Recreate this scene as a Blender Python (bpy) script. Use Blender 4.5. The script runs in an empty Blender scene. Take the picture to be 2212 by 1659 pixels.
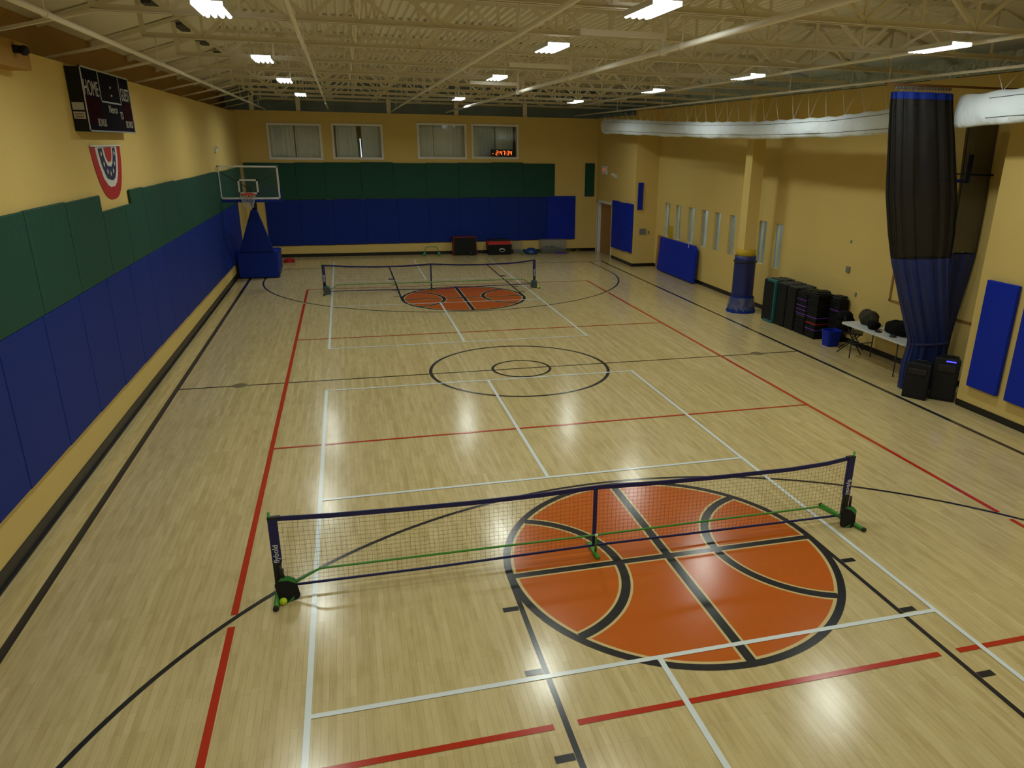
import bpy, bmesh, math, random
from mathutils import Vector, Matrix
random.seed(7)
S = bpy.context.scene
COL = S.collection
PI = math.pi

# ------------------------------------------------------------------ camera
W_, H_ = 2212.0, 1659.0
pitch, yaw, roll, FPX = -0.3405, 0.2733, 0.016, 1610.86
Fv = Vector((math.sin(yaw)*math.cos(pitch), math.cos(yaw)*math.cos(pitch), math.sin(pitch)))
r0 = Vector((math.cos(yaw), -math.sin(yaw), 0)); u0 = r0.cross(Fv)
Rv = r0*math.cos(roll)+u0*math.sin(roll); Uv = -r0*math.sin(roll)+u0*math.cos(roll)
cd = bpy.data.cameras.new('camera'); cam = bpy.data.objects.new('camera', cd); COL.objects.link(cam)
m3 = Matrix((Rv, Uv, -Fv)).transposed()
cam.matrix_world = Matrix.Translation((-3.2111, -14.4279, 4.3407)) @ m3.to_4x4()
cd.sensor_fit = 'HORIZONTAL'; cd.sensor_width = 36; cd.lens = FPX/W_*36
cd.shift_x = -100.06/W_; cd.shift_y = 55.62/W_
cd.clip_start = 0.05; cd.clip_end = 200
S.camera = cam

# ------------------------------------------------------------------ world, exposure
wd = bpy.data.worlds.new('world'); S.world = wd; wd.use_nodes = True
wd.node_tree.nodes['Background'].inputs[0].default_value = (0.30, 0.36, 0.45, 1)
wd.node_tree.nodes['Background'].inputs[1].default_value = 0.02
S.view_settings.view_transform = 'Standard'; S.view_settings.look = 'None'
S.view_settings.gamma = 1; S.view_settings.exposure = 0.0
S.view_settings.use_curve_mapping = False
LAMP_W = 43.0
LAMP_COL = (0.93, 1.0, 0.90)
LAMPS = [(-4.48, -15.6), (-4.48, -10.1), (-4.48, -4.38), (-4.44, 1.12), (-4.4, 6.27), (-4.31, 12.13), (-0.05, -10.9), (0.08, -6.1), (-0.07, -2.5), (0.18, 3.13), (0.57, 11.72), (4.9, -15.5), (4.9, -10.2), (4.99, -4.67), (4.87, 0.55), (4.72, 5.26), (4.38, 11.21)]
LAMP_Z = 5.69
for i, (x, y) in enumerate(LAMPS):
    ld = bpy.data.lights.new('high_bay_light', 'AREA'); ld.shape = 'RECTANGLE'; ld.size = 0.28; ld.size_y = 0.82
    ld.energy = LAMP_W; ld.color = LAMP_COL; ld.spread = math.radians(158)
    lo = bpy.data.objects.new('high_bay_light', ld); COL.objects.link(lo); lo.location = (x, y, LAMP_Z-0.006)

for y in (3.5, 10.5):      # added unseen bluish lights that brighten the slot windows from behind
    ld = bpy.data.lights.new('slot_window_fill', 'AREA'); ld.shape = 'RECTANGLE'; ld.size = 0.4; ld.size_y = 3.5
    ld.energy = 34; ld.color = (0.42, 0.68, 1.0)
    lo = bpy.data.objects.new('slot_window_fill', ld); COL.objects.link(lo); lo.location = (8.7, y, 3.6)

# ------------------------------------------------------------------ materials
def nd(nt, t, **k):
    n = nt.nodes.new(t)
    for a, v in k.items(): setattr(n, a, v)
    return n
def mat(name, col, rough=0.6, metal=0.0, spec=0.5, emit=None, es=0, bump=None, var=0.0, vscale=3.0, alpha=None):
    m = bpy.data.materials.new(name); m.use_nodes = True; nt = m.node_tree
    b = nt.nodes['Principled BSDF']
    b.inputs['Base Color'].default_value = (*col, 1); b.inputs['Roughness'].default_value = rough
    b.inputs['Metallic'].default_value = metal; b.inputs['Specular IOR Level'].default_value = spec
    if emit: b.inputs['Emission Color'].default_value = (*emit, 1); b.inputs['Emission Strength'].default_value = es
    tc = nd(nt, 'ShaderNodeTexCoord')
    if var:
        no = nd(nt, 'ShaderNodeTexNoise'); no.inputs['Scale'].default_value = vscale; no.inputs['Detail'].default_value = 4
        nt.links.new(tc.outputs['Object'], no.inputs['Vector'])
        mx = nd(nt, 'ShaderNodeMix', data_type='RGBA')
        mx.inputs[6].default_value = (*[c*(1-var) for c in col], 1); mx.inputs[7].default_value = (*[min(1, c*(1+var)) for c in col], 1)
        nt.links.new(no.outputs['Fac'], mx.inputs[0]); nt.links.new(mx.outputs[2], b.inputs['Base Color'])
    if bump:
        sc, st, dist = bump
        no = nd(nt, 'ShaderNodeTexNoise'); no.inputs['Scale'].default_value = sc; no.inputs['Detail'].default_value = 3
        nt.links.new(tc.outputs['Object'], no.inputs['Vector'])
        bp = nd(nt, 'ShaderNodeBump'); bp.inputs['Strength'].default_value = st; bp.inputs['Distance'].default_value = dist
        nt.links.new(no.outputs['Fac'], bp.inputs['Height']); nt.links.new(bp.outputs['Normal'], b.inputs['Normal'])
    if alpha is not None: b.inputs['Alpha'].default_value = alpha
    return m
M = {}
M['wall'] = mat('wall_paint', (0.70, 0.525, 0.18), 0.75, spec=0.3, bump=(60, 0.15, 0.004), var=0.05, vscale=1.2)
M['wall_up'] = mat('upper_wall_shaded', (0.38, 0.22, 0.06), 0.8, spec=0.2, var=0.05)  # base colour darkened to carry the shade above the lamps' cutoff
M['steel'] = mat('cream_painted_steel', (0.76, 0.71, 0.57), 0.55, spec=0.4, var=0.06, vscale=2)
M['steel_l'] = mat('pale_painted_pipe', (0.84, 0.82, 0.72), 0.45, spec=0.5)
M['deck'] = mat('cream_roof_deck', (0.84, 0.80, 0.66), 0.6, spec=0.3, var=0.08, vscale=1.5)
M['insul'] = mat('pale_blue_insulation', (0.80, 0.92, 1.0), 0.42, metal=0.75, bump=(6, 0.9, 0.12), var=0.12, vscale=3)
M['dark_void'] = mat('dark_blue_grey_panel', (0.60, 0.74, 0.84), 0.8, var=0.3, vscale=1.2)
M['blue'] = mat('blue_vinyl', (0.008, 0.028, 0.23), 0.5, spec=0.12, var=0.06, vscale=2)
M['blue_b'] = mat('bright_blue_vinyl', (0.005, 0.025, 0.42), 0.5, spec=0.2, var=0.05)
M['blue_hoop'] = mat('blue_hoop_padding', (0.005, 0.026, 0.28), 0.5, spec=0.2, var=0.05)
M['backing'] = mat('brown_backing_board', (0.22, 0.10, 0.035), 0.7)
M['black'] = mat('black_rubber', (0.012, 0.012, 0.013), 0.45, spec=0.4)
M['cove'] = mat('black_cove_base', (0.007, 0.0065, 0.007), 0.35, spec=0.5)
M['black_pl'] = mat('black_plastic', (0.010, 0.011, 0.012), 0.55, spec=0.22, var=0.2, vscale=20)
M['dgrey'] = mat('dark_grey_plastic', (0.035, 0.04, 0.045), 0.55, var=0.15, vscale=10)
M['white_t'] = mat('white_trim', (0.80, 0.80, 0.80), 0.5)
M['white'] = mat('white_plastic', (0.72, 0.74, 0.76), 0.45)
M['duct'] = mat('white_duct_fabric', (0.74, 0.82, 0.90), 0.8, bump=(4, 0.8, 0.07))
M['teal'] = mat('teal_plastic', (0.01, 0.14, 0.15), 0.5)
M['purple'] = mat('purple_plastic', (0.13, 0.03, 0.32), 0.5)
M['redp'] = mat('red_plastic', (0.45, 0.012, 0.012), 0.5)
M['mint'] = mat('mint_green_metal', (0.06, 0.30, 0.15), 0.45)
M['red_d'] = mat('dark_red_vinyl', (0.16, 0.008, 0.008), 0.6)
M['red_c'] = mat('red_fabric', (0.42, 0.012, 0.012), 0.7)
M['navy'] = mat('navy_fabric', (0.012, 0.016, 0.085), 0.7)
M['navy_b'] = mat('navy_band', (0.010, 0.012, 0.10), 0.65)
M['white_c'] = mat('white_cloth', (0.66, 0.66, 0.64), 0.8)
M['green_m'] = mat('green_painted_metal', (0.045, 0.25, 0.02), 0.4)
M['green_p'] = mat('green_paint', (0.03, 0.22, 0.05), 0.5)
M['ballY'] = mat('yellow_ball_plastic', (0.55, 0.72, 0.01), 0.5)
M['wood_b'] = mat('brown_wood', (0.34, 0.17, 0.045), 0.5, var=0.25, vscale=6)
M['curt'] = mat('grey_window_curtain', (0.60, 0.76, 0.84), 0.85, var=0.08, vscale=5)
M['alu'] = mat('brushed_aluminium', (0.55, 0.60, 0.66), 0.35, metal=0.6)
M['scr_back'] = mat('scoreboard_face', (0.018, 0.016, 0.022), 0.6, spec=0.0, var=0.2, vscale=5)
M['scr_maroon'] = mat('scoreboard_maroon', (0.030, 0.010, 0.012), 0.6, spec=0.0)
M['letter'] = mat('grey_lettering', (0.42, 0.42, 0.40), 0.5)
M['lamp_h'] = mat('lamp_housing', (0.75, 0.77, 0.78), 0.4)
M['tube'] = mat('lit_tube', (1, 1, 1), 0.5, emit=(0.95, 1.0, 0.98), es=7)
M['led'] = mat('red_led', (0.2, 0.01, 0.0), 0.4, emit=(1.0, 0.10, 0.02), es=3.5)
M['led_b'] = mat('blue_led', (0.0, 0.0, 0.2), 0.4, emit=(0.05, 0.05, 1.0), es=3.0)
M['slit'] = mat('lit_window_gap', (1, 1, 1), 0.5, emit=(0.65, 0.85, 1.0), es=1.3)
M['exitr'] = mat('exit_red', (0.6, 0.05, 0.03), 0.5, emit=(1, 0.12, 0.06), es=0.35)
M['rim'] = mat('orange_rim', (0.55, 0.06, 0.015), 0.4)
M['net_w'] = mat('white_net_cord', (0.5, 0.5, 0.48), 0.8)
M['net_d'] = mat('dark_net_cord', (0.05, 0.035, 0.02), 0.8)
M['ylw'] = mat('yellow_pad', (0.55, 0.36, 0.01), 0.6)
M['camo'] = mat('camouflage_cloth', (0.055, 0.052, 0.036), 0.95, spec=0.1, var=0.7, vscale=16)
M['bag'] = mat('black_bag_fabric', (0.009, 0.009, 0.010), 0.95, spec=0.1, bump=(12, 0.5, 0.02))
M['table'] = mat('white_table_top', (0.62, 0.66, 0.68), 0.4)
M['grey_sw'] = mat('grey_switch_plate', (0.20, 0.20, 0.20), 0.4)
M['brass'] = mat('dull_brass', (0.20, 0.165, 0.08), 0.4, metal=0.3)
M['bosu'] = mat('blue_rubber', (0.008, 0.05, 0.20), 0.3)
M['spring'] = mat('dull_zinc', (0.4, 0.4, 0.42), 0.35, metal=0.8)

def green_mat():
    m = bpy.data.materials.new('green_ribbed_vinyl'); m.use_nodes = True; nt = m.node_tree; b = nt.nodes['Principled BSDF']
    b.inputs['Roughness'].default_value = 0.6; b.inputs['Specular IOR Level'].default_value = 0.25
    tc = nd(nt, 'ShaderNodeTexCoord'); w1 = nd(nt, 'ShaderNodeTexWave', wave_type='BANDS', bands_direction='Z')
    w1.inputs['Scale'].default_value = 14.0; w1.inputs['Distortion'].default_value = 0.3
    nt.links.new(tc.outputs['Object'], w1.inputs['Vector'])
    mx = nd(nt, 'ShaderNodeMix', data_type='RGBA'); mx.inputs[6].default_value = (0.010, 0.062, 0.042, 1); mx.inputs[7].default_value = (0.015, 0.085, 0.058, 1)
    nt.links.new(w1.outputs['Fac'], mx.inputs[0]); nt.links.new(mx.outputs[2], b.inputs['Base Color'])
    bp = nd(nt, 'ShaderNodeBump'); bp.inputs['Strength'].default_value = 0.25; bp.inputs['Distance'].default_value = 0.006
    nt.links.new(w1.outputs['Fac'], bp.inputs['Height']); nt.links.new(bp.outputs['Normal'], b.inputs['Normal'])
    return m
M['green'] = green_mat()

def thin(name, col, a, gloss=0.12, rough=0.05):
    m = bpy.data.materials.new(name); m.use_nodes = True; nt = m.node_tree; nt.nodes.clear()
    o = nd(nt, 'ShaderNodeOutputMaterial'); t = nd(nt, 'ShaderNodeBsdfTransparent'); g = nd(nt, 'ShaderNodeBsdfGlossy'); d = nd(nt, 'ShaderNodeBsdfDiffuse')
    g.inputs['Roughness'].default_value = rough; d.inputs['Color'].default_value = (*col, 1)
    m1 = nd(nt, 'ShaderNodeMixShader'); m2 = nd(nt, 'ShaderNodeMixShader'); m1.inputs[0].default_value = gloss; m2.inputs[0].default_value = a
    nt.links.new(d.outputs[0], m1.inputs[1]); nt.links.new(g.outputs[0], m1.inputs[2])
    nt.links.new(t.outputs[0], m2.inputs[1]); nt.links.new(m1.outputs[0], m2.inputs[2]); nt.links.new(m2.outputs[0], o.inputs[0])
    return m
M['glass'] = thin('window_glass', (0.5, 0.6, 0.6), 0.10, 0.7)
M['bglass'] = thin('backboard_glass', (0.25, 0.35, 0.35), 0.10, 0.6)
M['clear'] = thin('clear_plastic', (0.35, 0.38, 0.38), 0.22, 0.2, 0.2)
M['wrap'] = thin('clear_wrap', (0.5, 0.55, 0.6), 0.25, 0.6, 0.15)
M['cmesh'] = thin('black_curtain_mesh', (0.010, 0.010, 0.012), 0.86, 0.03, 0.5)
M['cmesh2'] = thin('thin_black_curtain_mesh', (0.010, 0.010, 0.012), 0.60, 0.02, 0.5)
M['net_t'] = mat('net_thread', (0.085, 0.06, 0.045), 0.8)

def wood_floor():
    m = bpy.data.materials.new('maple_strip_floor'); m.use_nodes = True; nt = m.node_tree; b = nt.nodes['Principled BSDF']
    tc = nd(nt, 'ShaderNodeTexCoord'); mp = nd(nt, 'ShaderNodeMapping'); mp.inputs['Rotation'].default_value = (0, 0, PI/2)
    nt.links.new(tc.outputs['Object'], mp.inputs['Vector'])
    def brick(w, off, c1, c2):
        br = nd(nt, 'ShaderNodeTexBrick'); br.offset = off; br.offset_frequency = 3; br.squash = 1.0
        br.inputs['Scale'].default_value = 1.0; br.inputs['Brick Width'].default_value = w; br.inputs['Row Height'].default_value = 0.057
        br.inputs['Mortar Size'].default_value = 0.0006; br.inputs['Mortar Smooth'].default_value = 0.3; br.inputs['Bias'].default_value = 0.0
        br.inputs['Color1'].default_value = (*c1, 1); br.inputs['Color2'].default_value = (*c2, 1); br.inputs['Mortar'].default_value = (0.40, 0.30, 0.13, 1)
        nt.links.new(mp.outputs['Vector'], br.inputs['Vector']); return br
    b1 = brick(0.83, 0.37, (0.545, 0.435, 0.205), (0.62, 0.505, 0.262))
    b2 = brick(1.27, 0.61, (0.93, 0.92, 0.90), (1.0, 1.0, 1.0))
    mu = nd(nt, 'ShaderNodeMix', data_type='RGBA', blend_type='MULTIPLY'); mu.inputs[0].default_value = 1.0
    nt.links.new(b1.outputs['Color'], mu.inputs[6]); nt.links.new(b2.outputs['Color'], mu.inputs[7])
    mp2 = nd(nt, 'ShaderNodeMapping'); mp2.inputs['Scale'].default_value = (15, 2.2, 1); nt.links.new(tc.outputs['Object'], mp2.inputs['Vector'])
    no = nd(nt, 'ShaderNodeTexNoise'); no.inputs['Scale'].default_value = 1.0; no.inputs['Detail'].default_value = 5; nt.links.new(mp2.outputs['Vector'], no.inputs['Vector'])
    cr = nd(nt, 'ShaderNodeValToRGB'); cr.color_ramp.elements[0].position = 0.30; cr.color_ramp.elements[0].color = (0.72, 0.66, 0.55, 1)
    cr.color_ramp.elements[1].position = 0.55; cr.color_ramp.elements[1].color = (1, 1, 1, 1)
    nt.links.new(no.outputs['Fac'], cr.inputs[0])
    mv = nd(nt, 'ShaderNodeMix', data_type='RGBA', blend_type='MULTIPLY'); mv.inputs[0].default_value = 0.45
    nt.links.new(mu.outputs[2], mv.inputs[6]); nt.links.new(cr.outputs[0], mv.inputs[7])
    nt.links.new(mv.outputs[2], b.inputs['Base Color'])
    n2 = nd(nt, 'ShaderNodeTexNoise'); n2.inputs['Scale'].default_value = 1.3; nt.links.new(tc.outputs['Object'], n2.inputs['Vector'])
    mr = nd(nt, 'ShaderNodeMapRange'); mr.inputs[3].default_value = 0.15; mr.inputs[4].default_value = 0.23; nt.links.new(n2.outputs['Fac'], mr.inputs[0])
    nt.links.new(mr.outputs[0], b.inputs['Roughness']); b.inputs['Specular IOR Level'].default_value = 0.5
    bp = nd(nt, 'ShaderNodeBump'); bp.inputs['Strength'].default_value = 0.12; bp.inputs['Distance'].default_value = 0.002
    nt.links.new(b2.outputs['Fac'], bp.inputs['Height']); nt.links.new(bp.outputs['Normal'], b.inputs['Normal'])
    return m
M['wood'] = wood_floor()
def paint(n, c): return mat(n, c, 0.20, spec=0.42, var=0.05, vscale=8)
M['p_black'] = paint('floor_paint_black', (0.018, 0.019, 0.023)); M['p_white'] = paint('floor_tape_white', (0.68, 0.74, 0.76))
M['p_red'] = paint('floor_paint_red', (0.44, 0.026, 0.008)); M['p_or'] = paint('floor_paint_orange', (0.50, 0.105, 0.006))
M['p_cream'] = paint('floor_bare_wood_edge', (0.60, 0.46, 0.21)); M['p_brown'] = paint('floor_paint_dark_brown', (0.045, 0.032, 0.018))

# ------------------------------------------------------------------ mesh helpers
def B(): return bmesh.new()
def box(bm, x0, x1, y0, y1, z0, z1, mi=0):
    v = [bm.verts.new(p) for p in ((x0,y0,z0),(x1,y0,z0),(x1,y1,z0),(x0,y1,z0),(x0,y0,z1),(x1,y0,z1),(x1,y1,z1),(x0,y1,z1))]
    for f in ((0,3,2,1),(4,5,6,7),(0,1,5,4),(1,2,6,5),(2,3,7,6),(3,0,4,7)):
        fc = bm.faces.new([v[i] for i in f]); fc.material_index = mi
    return v
def hexa(bm, pts, mi=0):   # 8 points: bottom 4 ccw then top 4
    v = [bm.verts.new(p) for p in pts]
    for f in ((0,3,2,1),(4,5,6,7),(0,1,5,4),(1,2,6,5),(2,3,7,6),(3,0,4,7)):
        fc = bm.faces.new([v[i] for i in f]); fc.material_index = mi
def bar(bm, a, b, w, h=None, mi=0, up=(0,0,1)):
    a, b = Vector(a), Vector(b); d = (b-a).normalized(); u = Vector(up)
    if abs(d.dot(u)) > 0.99: u = Vector((1,0,0))
    s = d.cross(u).normalized(); t = s.cross(d).normalized(); h = h or w
    P = []
    for q in (a, b):
        for i, j in ((-1,-1),(1,-1),(1,1),(-1,1)): P.append(q+s*i*w/2+t*j*h/2)
    v = [bm.verts.new(p) for p in P]
    for f in ((0,3,2,1),(4,5,6,7),(0,1,5,4),(1,2,6,5),(2,3,7,6),(3,0,4,7)): bm.faces.new([v[i] for i in f]).material_index = mi
def tube(bm, pts, r, n=10, mi=0, closed=False, cap=True):
    pts = [Vector(p) for p in pts]; L = len(pts); rings = []
    rr = r if isinstance(r, (list, tuple)) else [r]*L
    prev = None
    for i, p in enumerate(pts):
        if closed: d = pts[(i+1) % L]-pts[i-1]
        else: d = (pts[min(i+1, L-1)]-pts[max(i-1, 0)])
        d.normalize()
        if prev is None:
            u = Vector((0,0,1)) if abs(d.z) < 0.9 else Vector((1,0,0))
        else: u = prev
        s = d.cross(u).normalized(); t = s.cross(d).normalized(); prev = t
        rings.append([bm.verts.new(p+(s*math.cos(a)+t*math.sin(a))*rr[i]) for a in [2*PI*k/n for k in range(n)]])
    for i in range(L if closed else L-1):
        A, C = rings[i], rings[(i+1) % L]
        for k in range(n):
            f = bm.faces.new((A[k], A[(k+1) % n], C[(k+1) % n], C[k])); f.smooth = True; f.material_index = mi
    if cap and not closed:
        for rg in (rings[0], rings[-1]):
            try: bm.faces.new(rg).material_index = mi
            except Exception: pass
def lathe(bm, prof, cx=0, cy=0, n=24, mi=0, sx=1, sy=1, smooth=True):
    rings = [[bm.verts.new((cx+r*sx*math.cos(2*PI*k/n), cy+r*sy*math.sin(2*PI*k/n), z)) for k in range(n)] for r, z in prof]
    for A, C in zip(rings, rings[1:]):
        for k in range(n):
            f = bm.faces.new((A[k], A[(k+1) % n], C[(k+1) % n], C[k])); f.material_index = mi; f.smooth = smooth
    bm.faces.new(rings[0]).material_index = mi; bm.faces.new(rings[-1]).material_index = mi
def sphere(bm, c, r, n=16, sz=(1,1,1), mi=0):
    o = bmesh.ops.create_uvsphere(bm, u_segments=n, v_segments=n//2+2, radius=r)
    for v in o['verts']: v.co = Vector((v.co.x*sz[0], v.co.y*sz[1], v.co.z*sz[2]))+Vector(c)
    for v in o['verts']:
        for f in v.link_faces: f.smooth = True; f.material_index = mi
def prism(bm, pts2, y0, y1, axis='y', mi=0):
    def P(a, b, t): return (a, t, b) if axis == 'y' else ((t, a, b) if axis == 'x' else (a, b, t))
    A = [bm.verts.new(P(a, b, y0)) for a, b in pts2]; C = [bm.verts.new(P(a, b, y1)) for a, b in pts2]; n = len(pts2)
    bm.faces.new(A).material_index = mi; bm.faces.new(list(reversed(C))).material_index = mi
    for k in range(n): bm.faces.new((A[k], C[k], C[(k+1) % n], A[(k+1) % n])).material_index = mi
def obj(name, bm, m, parent=None, bevel=0, loc=None, rot=None, fixn=True, seg=2):
    if fixn: bmesh.ops.recalc_face_normals(bm, faces=bm.faces[:])
    me = bpy.data.meshes.new(name); bm.to_mesh(me); bm.free()
    for x in (m if isinstance(m, (list, tuple)) else [m]): me.materials.append(M[x] if isinstance(x, str) else x)
    o = bpy.data.objects.new(name, me); COL.objects.link(o)
    if parent: o.parent = parent
    if loc: o.location = loc
    if rot: o.rotation_euler = rot
    if bevel:
        md = o.modifiers.new('bevel', 'BEVEL'); md.width = bevel; md.segments = seg; md.limit_method = 'ANGLE'
        for p in me.polygons: p.use_smooth = False
    return o
def tag(o, label, cat, group=None):
    o['label'] = label; o['category'] = cat
    if group: o['group'] = group
    return o
def struct(o, label=None):
    o['kind'] = 'structure'
    if label: o['label'] = label
    return o
def thing(name, label, cat, loc=(0,0,0), rz=0, group=None):
    o = bpy.data.objects.new(name, None); COL.objects.link(o); o.location = loc; o.rotation_euler = (0, 0, rz)
    o.empty_display_size = 0.1
    return tag(o, label, cat, group)
def kids(o): return [c for c in bpy.data.objects if c.parent == o]
def copy_tree(o, parent=None, ch=None):
    c = o.copy(); COL.objects.link(c); c.parent = parent
    for k in (ch if ch is not None else kids(o)): copy_tree(k, c)
    return c
def dup(o, label, loc=None, rz=None, group=None):
    c = copy_tree(o); c['label'] = label
    if loc: c.location = loc
    if rz is not None: c.rotation_euler = (0, 0, rz)
    if group: c['group'] = group
    return c
def text(body, size, m, parent, mw, depth=0.002, name='lettering', xs=1.0, bold=0.0):
    cu = bpy.data.curves.new('t', 'FONT'); cu.body = body; cu.size = size; cu.extrude = depth; cu.offset = bold
    cu.align_x = 'CENTER'; cu.align_y = 'CENTER'
    to = bpy.data.objects.new('t', cu); COL.objects.link(to)
    bpy.context.view_layer.update()
    me = bpy.data.meshes.new_from_object(to.evaluated_get(bpy.context.evaluated_depsgraph_get()))
    bpy.data.objects.remove(to); me.materials.clear(); me.materials.append(M[m])
    me.transform(mw @ Matrix.Diagonal((xs, 1, 1, 1)))
    o = bpy.data.objects.new(name, me); COL.objects.link(o); o.parent = parent
    return o
ORD = ['first', 'second', 'third', 'fourth', 'fifth', 'sixth', 'seventh', 'eighth', 'ninth', 'tenth', 'eleventh', 'twelfth', 'thirteenth', 'fourteenth', 'fifteenth', 'sixteenth', 'seventeenth', 'eighteenth', 'nineteenth', 'twentieth']

# ------------------------------------------------------------------ dimensions
XL, XR, XRR, YB, YN = -6.88, 7.2, 8.1, 17.2, -18.0
ZW = 5.33          # top of side and back walls
JY, PY = 12.6, -3.95   # the recess in the right-hand wall runs between these
FT = 7.72

# ------------------------------------------------------------------ floor with its painted courts
FM = ['wood', 'p_black', 'p_white', 'p_red', 'p_or', 'p_cream', 'p_brown']
ZL = {4: 0.0006, 5: 0.0012, 6: 0.0020, 1: 0.0027, 3: 0.0036, 2: 0.0045}
NQ = [0]; YS = [1.0, 0.0]
def zq(mi):
    NQ[0] = (NQ[0]+1) % 45; return ZL[mi]+NQ[0]*1.4e-5
fb = B()
def fquad(x0, x1, y0, y1, mi):
    z = zq(mi); fb.faces.new([fb.verts.new(p) for p in ((x0,y0,z),(x1,y0,z),(x1,y1,z),(x0,y1,z))]).material_index = mi
def hl(x0, x1, y, w, mi): fquad(x0, x1, y-w/2, y+w/2, mi)
def vl(x, y0, y1, w, mi): fquad(x-w/2, x+w/2, y0, y1, mi)
def arc(cx, cy, r, w, a0, a1, mi, n=96, ok=None):
    z = zq(mi); ys, yo = YS
    for k in range(n):
        t0, t1 = a0+(a1-a0)*k/n, a0+(a1-a0)*(k+1)/n
        if ok:
            tm = (t0+t1)/2
            if not ok(cx+r*math.cos(tm), cy+r*math.sin(tm)): continue
        P = [(cx+q*math.cos(t), yo+(cy+q*math.sin(t)-yo)*ys, z) for q, t in ((r-w/2,t0),(r+w/2,t0),(r+w/2,t1),(r-w/2,t1))]
        fb.faces.new([fb.verts.new(p) for p in P]).material_index = mi
def disc(cx, cy, r, mi, n=96):
    z = zq(mi); fb.faces.new([fb.verts.new((cx+r*math.cos(2*PI*k/n), cy+r*YS[0]*math.sin(2*PI*k/n), z)) for k in range(n)]).material_index = mi
box(fb, -7.4, 8.4, YN-0.2, 17.4, -0.15, 0.0, 0)
SX = 6.48
for s in (-1, 1):
    x = s*SX+0.02; vl(x, -13.6, 14.15, 0.085, 1)
hl(-SX, SX, 14.15, 0.05, 1); hl(-SX, SX, -13.6, 0.05, 1)
hl(-SX+0.05, SX, 0.0, 0.05, 6)
arc(0.0, 0.0, 1.815, 0.065, 0, 2*PI, 1, 128); arc(0.03, 0.0, 0.59, 0.055, 0, 2*PI, 1, 80)
for s in (-1, 1):
    cy = 7.72 if s > 0 else -7.66; YS[:] = [1.02 if s > 0 else 1.06, cy]
    disc(0, cy, 1.74, 4); arc(0, cy, 1.755, 0.04, 0, 2*PI, 5, 128); arc(0, cy, 1.81, 0.08, 0, 2*PI, 1, 128)
    ins = lambda x, y, c=cy: math.hypot(x, y-c) < 1.79
    for q in (-1, 1):
        arc(q*1.75, cy, 1.16, 0.150, 0, 2*PI, 5, 140, ins); arc(q*1.75, cy, 1.16, 0.095, 0, 2*PI, 1, 140, ins)
    vl(0, cy-1.76*YS[0], cy+1.76*YS[0], 0.150, 5); vl(0, cy-1.79*YS[0], cy+1.79*YS[0], 0.095, 1)
    YS[:] = [1.0, 0.0]
    hl(-1.76, 1.76, cy, 0.135, 5); hl(-1.8, 1.8, cy, 0.085, 1)
    yb = 14.15 if s > 0 else -13.6
    for q in (-1, 1):
        vl(q*1.825, min(cy, yb), max(cy, yb), 0.05, 1)
        for my in (0.58, 1.55, 2.55, 3.65):
            hl(min(q*1.855, q*2.01), max(q*1.855, q*2.01), cy+s*my, 0.072 if my < 3 else 0.2, 1)
    yc = 11.72 if s > 0 else -11.63; r3 = 5.98
    if s > 0: arc(0, yc, r3, 0.05, PI, 2*PI, 1, 160)
    else: arc(0, yc, r3, 0.05, 0, PI, 1, 160)
    for q in (-1, 1): vl(q*r3, min(yc, yb), max(yc, yb), 0.05, 1)
# red volleyball court
VW, VL_ = 4.55, 9.88
y3 = lambda x, s: s*(11.66-math.sqrt(5.98**2-x*x))
for q in (-1, 1):
    yy = y3(VW, 1)
    for a, b in ((-VL_, -yy-0.10), (-yy+0.10, yy-0.10), (yy+0.10, VL_)): vl(q*VW, a, b, 0.066, 3)
    for s in (-1, 1): pass
for s in (-1, 1):
    g = 0.10
    for a, b in ((-VW, -1.83-g), (-1.83+g, 1.83-g), (1.83+g, VW)): hl(a, b, s*VL_, 0.062 if s < 0 else 0.05, 3)
    hl(-VW, VW, s*3.37, 0.05, 3)
# white taped courts
for cx, cy in ((-0.809, -7.30), (-0.802, 9.05)):
    w = 0.052
    for q in (-1, 1):
        vl(cx+q*3.0, cy-6.66, cy+6.66, w, 2); hl(cx-3.0, cx+3.0, cy+q*6.636, w, 2); hl(cx-3.0, cx+3.0, cy+q*1.99, w, 2)
        vl(cx+0.02, min(cy+q*1.99, cy+q*6.636), max(cy+q*1.99, cy+q*6.636), w, 2)
struct(obj('floor', fb, FM, fixn=False), 'pale maple strip gym floor with painted court lines')

# ------------------------------------------------------------------ walls
def wall_x(x0, x1, ya, yb, z0, z1, holes, m, name):   # wall whose faces look along x, holes (y0,y1,z0,z1)
    bm = B(); cuts = sorted({ya, yb, *[h[0] for h in holes], *[h[1] for h in holes]})
    for a, b in zip(cuts, cuts[1:]):
        h = [q for q in holes if q[0] <= a+1e-6 and q[1] >= b-1e-6]
        if not h: box(bm, x0, x1, a, b, z0, z1)
        else:
            if h[0][2] > z0: box(bm, x0, x1, a, b, z0, h[0][2])
            if h[0][3] < z1: box(bm, x0, x1, a, b, h[0][3], z1)
    return obj(name, bm, m)
def wall_y(y0, y1, xa, xb, z0, z1, holes, m, name):
    bm = B(); cuts = sorted({xa, xb, *[h[0] for h in holes], *[h[1] for h in holes]})
    for a, b in zip(cuts, cuts[1:]):
        h = [q for q in holes if q[0] <= a+1e-6 and q[1] >= b-1e-6]
        if not h: box(bm, a, b, y0, y1, z0, z1)
        else:
            if h[0][2] > z0: box(bm, a, b, y0, y1, z0, h[0][2])
            if h[0][3] < z1: box(bm, a, b, y0, y1, h[0][3], z1)
    return obj(name, bm, m)
bm = B(); box(bm, -7.45, XL, YN, YB+0.2, 0, ZW); struct(obj('wall_left', bm, 'wall'), 'tan left wall with a ledge under the roof trusses')
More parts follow.
